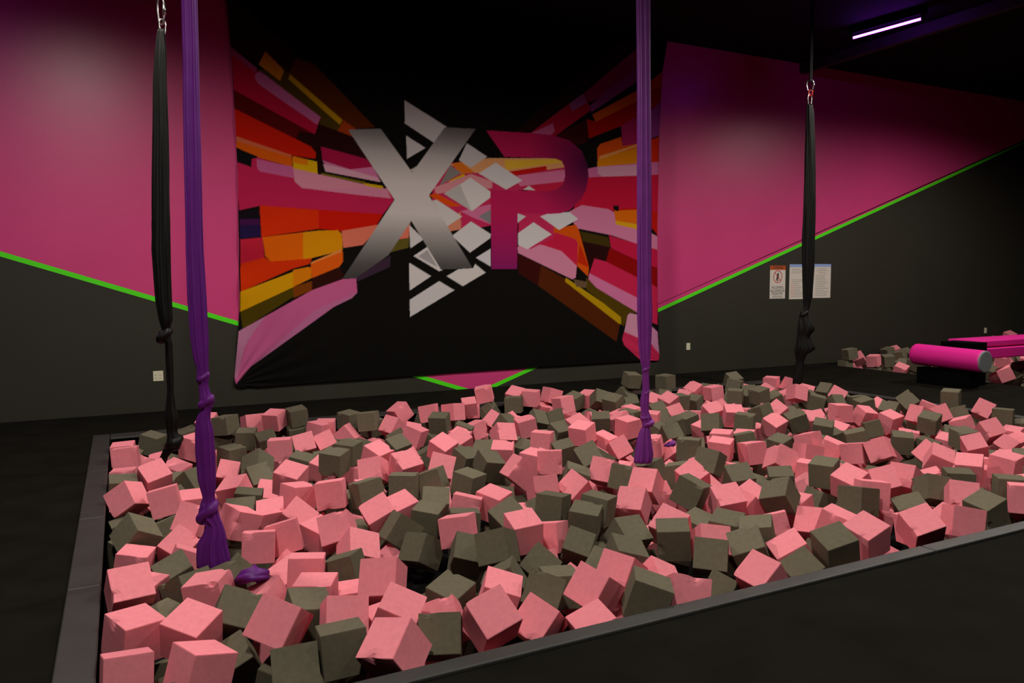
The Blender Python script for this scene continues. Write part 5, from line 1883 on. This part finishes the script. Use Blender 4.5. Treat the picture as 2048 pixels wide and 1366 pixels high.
# purple silk on the left
h = (0.455, 4.52)
s = thing('aerial_silk', 'purple knotted aerial silk in front of the black one, left of banner', 'aerial silk', 'purple aerial silks')
silk_fabric('fabric', [(-330, 358, 387), (0, 364, 393), (110, 367, 396), (220, 368, 398), (329, 370, 401), (439, 372.5, 403), (500, 373, 405), (600, 377, 411), (679, 383, 415), (718, 389, 415), (740, 396, 416), (757, 394, 417), (769, 398, 415), (784, 400, 419), (803, 401, 428), (819, 404, 421), (837, 394, 419), (863, 392.5, 425), (903, 393, 428), (960, 398, 430), (995, 407, 428), (1006, 403, 431), (1035, 397, 437), (1048, 412, 443), (1065, 410, 448), (1083, 399, 450), (1100, 397, 453), (1118, 397, 457), (1134, 398, 456)], h, M_purplesilk, s, 10, 0.20, 0.75, 1.0, 0.5)
knot(406, 756, 24, 24, h, M_purplesilk, s, 0.6, 1)
knot(413, 804, 30, 30, h, M_purplesilk, s, 0.6, 3)
knot(416, 1024, 42, 50, h, M_purplesilk, s, 0.6, 4)
a = on_z(478, 1150, 0.00)
b = on_z(530, 1148, 0.0)
tail_end([on_z(470, 1166, -0.02), on_z(492, 1152, 0.05), on_z(508, 1146, 0.075), on_z(520, 1150, 0.05), on_z(530, 1156, 0.0)], [0.02, 0.045, 0.055, 0.05, 0.02], M_purplesilk, s)
root_at(s, h)

# purple silk on the right
h = (3.91, 5.27)
s = thing('aerial_silk', 'purple knotted aerial silk hanging before the right end of the banner', 'aerial silk', 'purple aerial silks')
silk_fabric('fabric', [(-230, 1273, 1298), (0, 1273.5, 1299.5), (151, 1275, 1300), (279, 1275, 1301), (420, 1275, 1302), (546, 1275.7, 1301.5), (634, 1275.4, 1303.5), (693, 1278, 1301), (721, 1281, 1300), (733, 1284, 1299), (744, 1285.6, 1297), (762, 1285, 1298), (778, 1286, 1298.5), (789, 1283, 1298), (807, 1281, 1297), (824, 1282.5, 1297), (834, 1282.5, 1302), (846, 1284.5, 1304), (853, 1285, 1298), (865, 1279, 1300), (885, 1274, 1302), (910, 1271, 1305.5), (925, 1269, 1302)], h, M_litpurplesilk, s, 14, 0.20, 0.8, 0.0, 0.12)
knot(1291.5, 738, 15, 16, h, M_litpurplesilk, s, 0.5, 1)
knot(1292, 786, 14, 14, h, M_litpurplesilk, s, 0.7, 6)
knot(1290, 835, 20, 14, h, M_litpurplesilk, s, 0.3, 3)
knot(1297, 847, 23, 17, h, M_litpurplesilk, s, 0.4, 4)
tail_end([on_z(1346, 886, 0.03), on_z(1340, 889, 0.07), on_z(1334, 890, 0.06), on_z(1328, 892, 0.02)], [0.035, 0.032, 0.02, 0.006], M_litpurplesilk, s)
root_at(s, h)

# black silk on the right
h = (8.52, 7.92)
s = thing('aerial_silk', 'black knotted aerial silk hanging in front of the wall notices', 'aerial silk', 'black aerial silks')
silk_fabric('fabric', [(208, 1614, 1625), (228, 1613, 1628), (293, 1611, 1629.5), (400, 1608, 1631), (480, 1605, 1628.5), (536, 1605.7, 1628), (591, 1605.7, 1624), (613, 1607, 1619.6), (620, 1604, 1617), (630, 1600, 1615), (641, 1598, 1620), (652, 1597, 1626), (659, 1596, 1629), (664, 1596, 1624), (672, 1595, 1617), (686, 1593, 1623), (698, 1591, 1629), (703, 1590, 1622), (707, 1590, 1612), (712, 1591, 1611), (722, 1593, 1607), (744, 1589, 1606), (764, 1586, 1603), (776, 1587, 1601)], h, M_blacksilk, s, 7, 0.14, 0.7, 0.5)
knot(1607, 628, 17, 13, h, M_blacksilk, s, 0.7, 2)
link_ring(1620.5, 171, 13, 22, h, M_steel, s, 'carabiner', 0.4, 0.0085, True)
link_ring(1621, 186, 8, 12, h, M_redring, s, 'swivel', 0.2, 0.009)
link_ring(1619.5, 200, 11, 24, h, M_steel, s, 'shackle', -0.5, 0.0085)
bm = bmesh.new()
c0, t0 = px_point(1621.5, 164, h)
bm_box(bm, (c0.x - 0.026, c0.y - 0.008, c0.z), (c0.x + 0.026, c0.y + 0.008, ZC - 0.001))
obj('webbing', bm, M_web, s)
root_at(s, h)


# ------------------------------------------------------------------ wall plates
def plate(px, py, w, hh, label, slots):
    c = on_wall(px, py, WY)
    r = thing('wall_outlet', label, 'outlet', 'cream outlet plates on the charcoal wall')
    r.location = (c.x, WY, c.z)
    obj('cover_plate', box((-w / 2, -0.011, -hh / 2), (w / 2, -0.0005, hh / 2), 0.004), M_plate, r)
    for sx in slots:
        for sz in (-0.02, 0.02):
            o = obj('socket', box((sx - 0.014, -0.0135, sz - 0.012), (sx + 0.014, -0.0112, sz + 0.012), 0.003), M_plate, r)
            b = bmesh.new()
            bm_box(b, (sx - 0.007, -0.0142, sz - 0.004), (sx - 0.005, -0.0136, sz + 0.005))
            bm_box(b, (sx + 0.005, -0.0142, sz - 0.004), (sx + 0.007, -0.0136, sz + 0.005))
            obj('slot', b, M_slot, o)


plate(316.5, 752, 0.115, 0.125, 'wide cream outlet plate low on the charcoal wall behind the left silks', (-0.025, 0.025))
plate(1376, 693, 0.080, 0.118, 'narrow cream outlet plate on the charcoal wall beside the banner', (0,))
plate(1970.5, 661, 0.080, 0.118, 'small cream outlet plate above the pink padded beam', (0,))


# ------------------------------------------------------------------ notices
def text_bm(body, size, cx, z, y, width=None, tall=1.0):
    cu = bpy.data.curves.new('t', 'FONT')
    cu.body = body
    cu.align_x = 'CENTER'
    cu.align_y = 'CENTER'
    cu.size = size
    cu.extrude = 0.0004
    o = bpy.data.objects.new('t', cu)
    COL.objects.link(o)
    bpy.context.view_layer.update()
    me = bpy.data.meshes.new_from_object(o.evaluated_get(bpy.context.evaluated_depsgraph_get()))
    xs = [v.co.x for v in me.vertices]
    sc_ = width / (max(xs) - min(xs)) if width else 1
    bm = bmesh.new()
    bm.from_mesh(me)
    for v in bm.verts:
        x, yy, zz = v.co
        v.co = (cx + x * sc_, y - zz, z + yy * tall)
    bpy.data.objects.remove(o)
    bpy.data.curves.remove(cu)
    bpy.data.meshes.remove(me)
    return bm


def sign_board(px0, py0, px1, py1, label):
    a, b = on_wall(px0, py0, WY), on_wall(px1, py1, WY)
    w, hgt = b.x - a.x, a.z - b.z
    r = thing('wall_sign', label, 'sign', 'white notices on the charcoal wall')
    r.location = ((a.x + b.x) / 2, WY, (a.z + b.z) / 2)
    obj('board', box((-w / 2, -0.006, -hgt / 2), (w / 2, -0.0005, hgt / 2), 0.0015), M_paper, r)
    return r, w, hgt


def strip(r, name, x0, x1, z0, z1, material, d=0.0008):
    return obj(name, box((x0, -0.006 - d, z0), (x1, -0.0062, z1)), material, r)


r, w, hg = sign_board(1540, 531, 1569.5, 597, 'narrow white no diving notice with an orange header band')
strip(r, 'header_band', -w / 2, w / 2, hg / 2 * 0.74, hg / 2, M_sorange)
obj('header_text', text_bm('WARNING', 0.07, 0.01, hg * 0.435, -0.0072, w * 0.62), M_sblack, r)
bm = bmesh.new()
cz, R0 = hg * 0.165, w * 0.27
tube_path(bm, [(math.cos(2 * math.pi * k / 40) * R0, -0.0066, cz + math.sin(2 * math.pi * k / 40) * R0 * 1.05) for k in range(40)], 0.0085, 6, closed=True)
tube_path(bm, [(-R0 * 0.7, -0.0072, cz + R0 * 0.74), (R0 * 0.7, -0.0072, cz - R0 * 0.74)], 0.0085, 6)
for v in bm.verts: v.co.y = -0.0066 + (v.co.y + 0.0066) * 0.12
obj('prohibition_ring', bm, M_sred, r)
bm = bmesh.new()      # the diving figure inside the ring
bmesh.ops.create_cone(bm, cap_ends=True, segments=16, radius1=R0 * 0.17, radius2=R0 * 0.17, depth=0.0006, matrix=Matrix.Translation((0.01, -0.0066, cz + R0 * 0.5)) @ Matrix.Rotation(math.pi / 2, 4, 'X'))
for pts, wd in ((((0.0, .38), (-0.12, -.15)), .16), (((-0.1, .3), (.34, .02)), .08), (((-.12, -.15), (.12, -.45)), .10), (((-.12, -.15), (-.3, -.6)), .11), (((-.3, -.6), (.2, -.68)), .08)):
    a, b = Vector((pts[0][0] * R0, pts[0][1] * R0)), Vector((pts[1][0] * R0, pts[1][1] * R0))
    n = Vector((-(b - a).y, (b - a).x)).normalized() * wd * R0
    q = [a + n, b + n, b - n, a - n]
    V = [bm.verts.new((p.x, -0.0069, cz + p.y)) for p in q]
    bm.faces.new(V)
obj('figure', bm, M_sblack, r)
for body, z, wd, sz in (('NO DIVING', -0.165, .74, .075), ('ALLOWED IN', -0.265, .90, .075), ('FOAM PIT', -0.355, .70, .075)):
    obj('lettering', text_bm(body, sz, 0, hg * z, -0.0066, w * wd, 0.9), M_sblack, r)
for z, wd in ((-0.425, .62), (-0.455, .72)):
    strip(r, 'small_print', -w * wd / 2, w * wd / 2, hg * z - 0.006, hg * z + 0.004, M_sgrey)

for (q, label, seed, first) in (((1579, 528.5, 1612, 598), 'white notice with a blue header and reddish lines, half behind the black silk', 3, True),
                                ((1626.5, 528, 1660, 595.5), 'cream notice with a blue header, clear of the black silk', 8, False)):
    r, w, hg = sign_board(*q, label)
    strip(r, 'header_band', -w / 2, w / 2, hg / 2 * 0.84, hg / 2, M_sblue)
    rnd = random.Random(seed)
    k = 0
    z = 0.36
    while z > -0.45:
        if first:
            red = z < 0.0
            if 0.08 < z < 0.24: z -= 0.03; continue
            x0, x1 = (-.38, rnd.uniform(.05, .4))
            strip(r, 'text_line', w * x0, w * x1, hg * z - 0.004, hg * z + 0.004, M_sgrey if not red else M_sgrey)
            if red: strip(r, 'text_line', w * -.42, w * -.22, hg * z - 0.006, hg * z + 0.005, M_spink, 0.0012)
        else:
            cen = z > 0.16
            hw = rnd.uniform(.2, .36)
            x0, x1 = (-hw, hw) if cen else (-.36, rnd.uniform(.1, .38))
            strip(r, 'text_line', w * x0, w * x1, hg * z - 0.004, hg * z + 0.004, M_spink if k == 3 else M_sgrey)
        k += 1
        z -= 0.052

# ------------------------------------------------------------------ padded beam beyond the pit
r = thing('balance_beam', 'hot pink padded beam with black end block and roll, over the far pit', 'beam')
obj('end_block', box((11.06, 7.0, 0.001), (11.40, 7.50, 0.638), 0.012), M_black, r)
obj('lower_pad', box((11.405, 7.02, 0.385), (17.0, 7.38, 0.545), 0.02, 3), M_beam, r)
obj('upper_pad', box((11.405, 7.06, 0.562), (17.0, 7.62, 0.655), 0.02, 3), M_beam, r)
obj('far_block', box((16.6, 6.9, PD + 0.001), (17.0, 7.5, 0.38), 0.012), M_black, r)
ra = on_x(1836, 706, 10.88)
rb = on_x(1975, 722, 10.88)
bm = bmesh.new()
A, B = Vector((10.88, 7.80, 0.432)), Vector((10.88, 6.70, 0.402))
rd = 0.16
N = 40
path, rads = [], []
for t, rr in ((0, .55), (0.004, .74), (.012, .88), (.03, .97), (.06, 1), (.3, 1), (.6, 1), (.9, 1), (.97, .995), (.985, .98), (.992, .94)):
    path.append(A + (B - A) * t)
    rads.append(rd * rr)
tube_path(bm, path, rads, N)
roll = obj('roll_pad', bm, M_beam, r, True)
bm = bmesh.new()
tube_path(bm, [B + Vector((0, 0.012, 0)), B + Vector((0, -0.004, 0)), B + Vector((0, -0.012, 0))], [rd * .965, rd * .965, rd * .88], N)
obj('end_cap', bm, M_cap, roll)
bm = bmesh.new()
bm_box(bm, (10.78, 6.86, 0.001), (11.00, 7.68, 0.246), 0.01)
obj('roll_stand', bm, M_black, r)
# ------------------------------------------------------------------ purple tube light under the ceiling
a, b = on_z(1707, 75.5, 5.30), on_z(1843, 37.5, 5.30)
r = thing('mounted_tube_light', 'glowing purple tube light fixed under the black ceiling', 'light')
d = (b - a).normalized()
bm = bmesh.new()
tube_path(bm, [a, b], 0.018, 16)
obj('tube', bm, glow('ultraviolet_glow', (0.36, 0.035, 1.0), 26.0), r, True)
ang = math.atan2(d.y, d.x)
bm = bmesh.new()
L2 = (b - a).length / 2
bm_box(bm, (-L2 - 0.06, -0.05, 0.06), (L2 + 0.06, 0.05, ZC - 5.30 - 0.001), 0.004)
for v in bm.verts:
    v.co = Matrix.Rotation(ang, 3, 'Z') @ v.co + (a + b) / 2
obj('housing', bm, M_black, r)
for p, s_ in ((a, -1), (b, 1)):
    bm = bmesh.new()
    bm_box(bm, (0.0 if s_ > 0 else -0.03, -0.022, -0.022), (0.03 if s_ > 0 else 0.0, 0.022, 0.075), 0.003)
    for v in bm.verts: v.co = Matrix.Rotation(ang, 3, 'Z') @ v.co + p
    obj('lamp_holder', bm, M_black, r)

# ------------------------------------------------------------------ light
W = bpy.data.worlds.new('world')
sc.world = W
W.use_nodes = True
W.node_tree.nodes['Background'].inputs['Color'].default_value = (0.9, 0.85, 0.8, 1)
W.node_tree.nodes['Background'].inputs['Strength'].default_value = 0.0


def spot(name, loc, power, size, blend, col=(1, 0.93, 0.82), target=None, rad=0.12):
    l = bpy.data.lights.new(name, 'SPOT')
    l.energy = power
    l.spot_size = math.radians(size)
    l.spot_blend = blend
    l.shadow_soft_size = rad
    l.color = col
    o = bpy.data.objects.new(name, l)
    o.location = loc
    if target:
        o.rotation_euler = (Vector(target) - Vector(loc)).to_track_quat('-Z', 'Y').to_euler()
    COL.objects.link(o)


# high-bay lamps under the ceiling
for x, y, pw in ((-0.45, 6.1, 520), (-0.45, 0.9, 640), (4.3, 5.6, 540), (4.5, 0.6, 230), (9.0, 5.9, 460), (9.5, 1.0, 160), (13.5, 6.3, 570)):
    spot('high_bay', (x, y, 5.25), pw, 166, 0.62, rad=0.2)
# the purple tube beyond the frame at the left end of the wall, and the one in view
for loc, e, size, rot in (((-2.6, 9.0, 5.2), 14, 1.2, 0),):
    l = bpy.data.lights.new('ultraviolet', 'AREA')
    l.shape = 'RECTANGLE'
    l.size, l.size_y = size, 0.05
    l.energy = e
    l.color = (0.45, 0.12, 1.0)
    o = bpy.data.objects.new('ultraviolet', l)
    o.location = loc
    o.rotation_euler = (0, 0, rot)
    COL.objects.link(o)

sc.view_settings.view_transform = 'Standard'
sc.view_settings.look = 'None'
sc.view_settings.exposure = 0.0
sc.view_settings.gamma = 1
sc.view_settings.use_curve_mapping = False
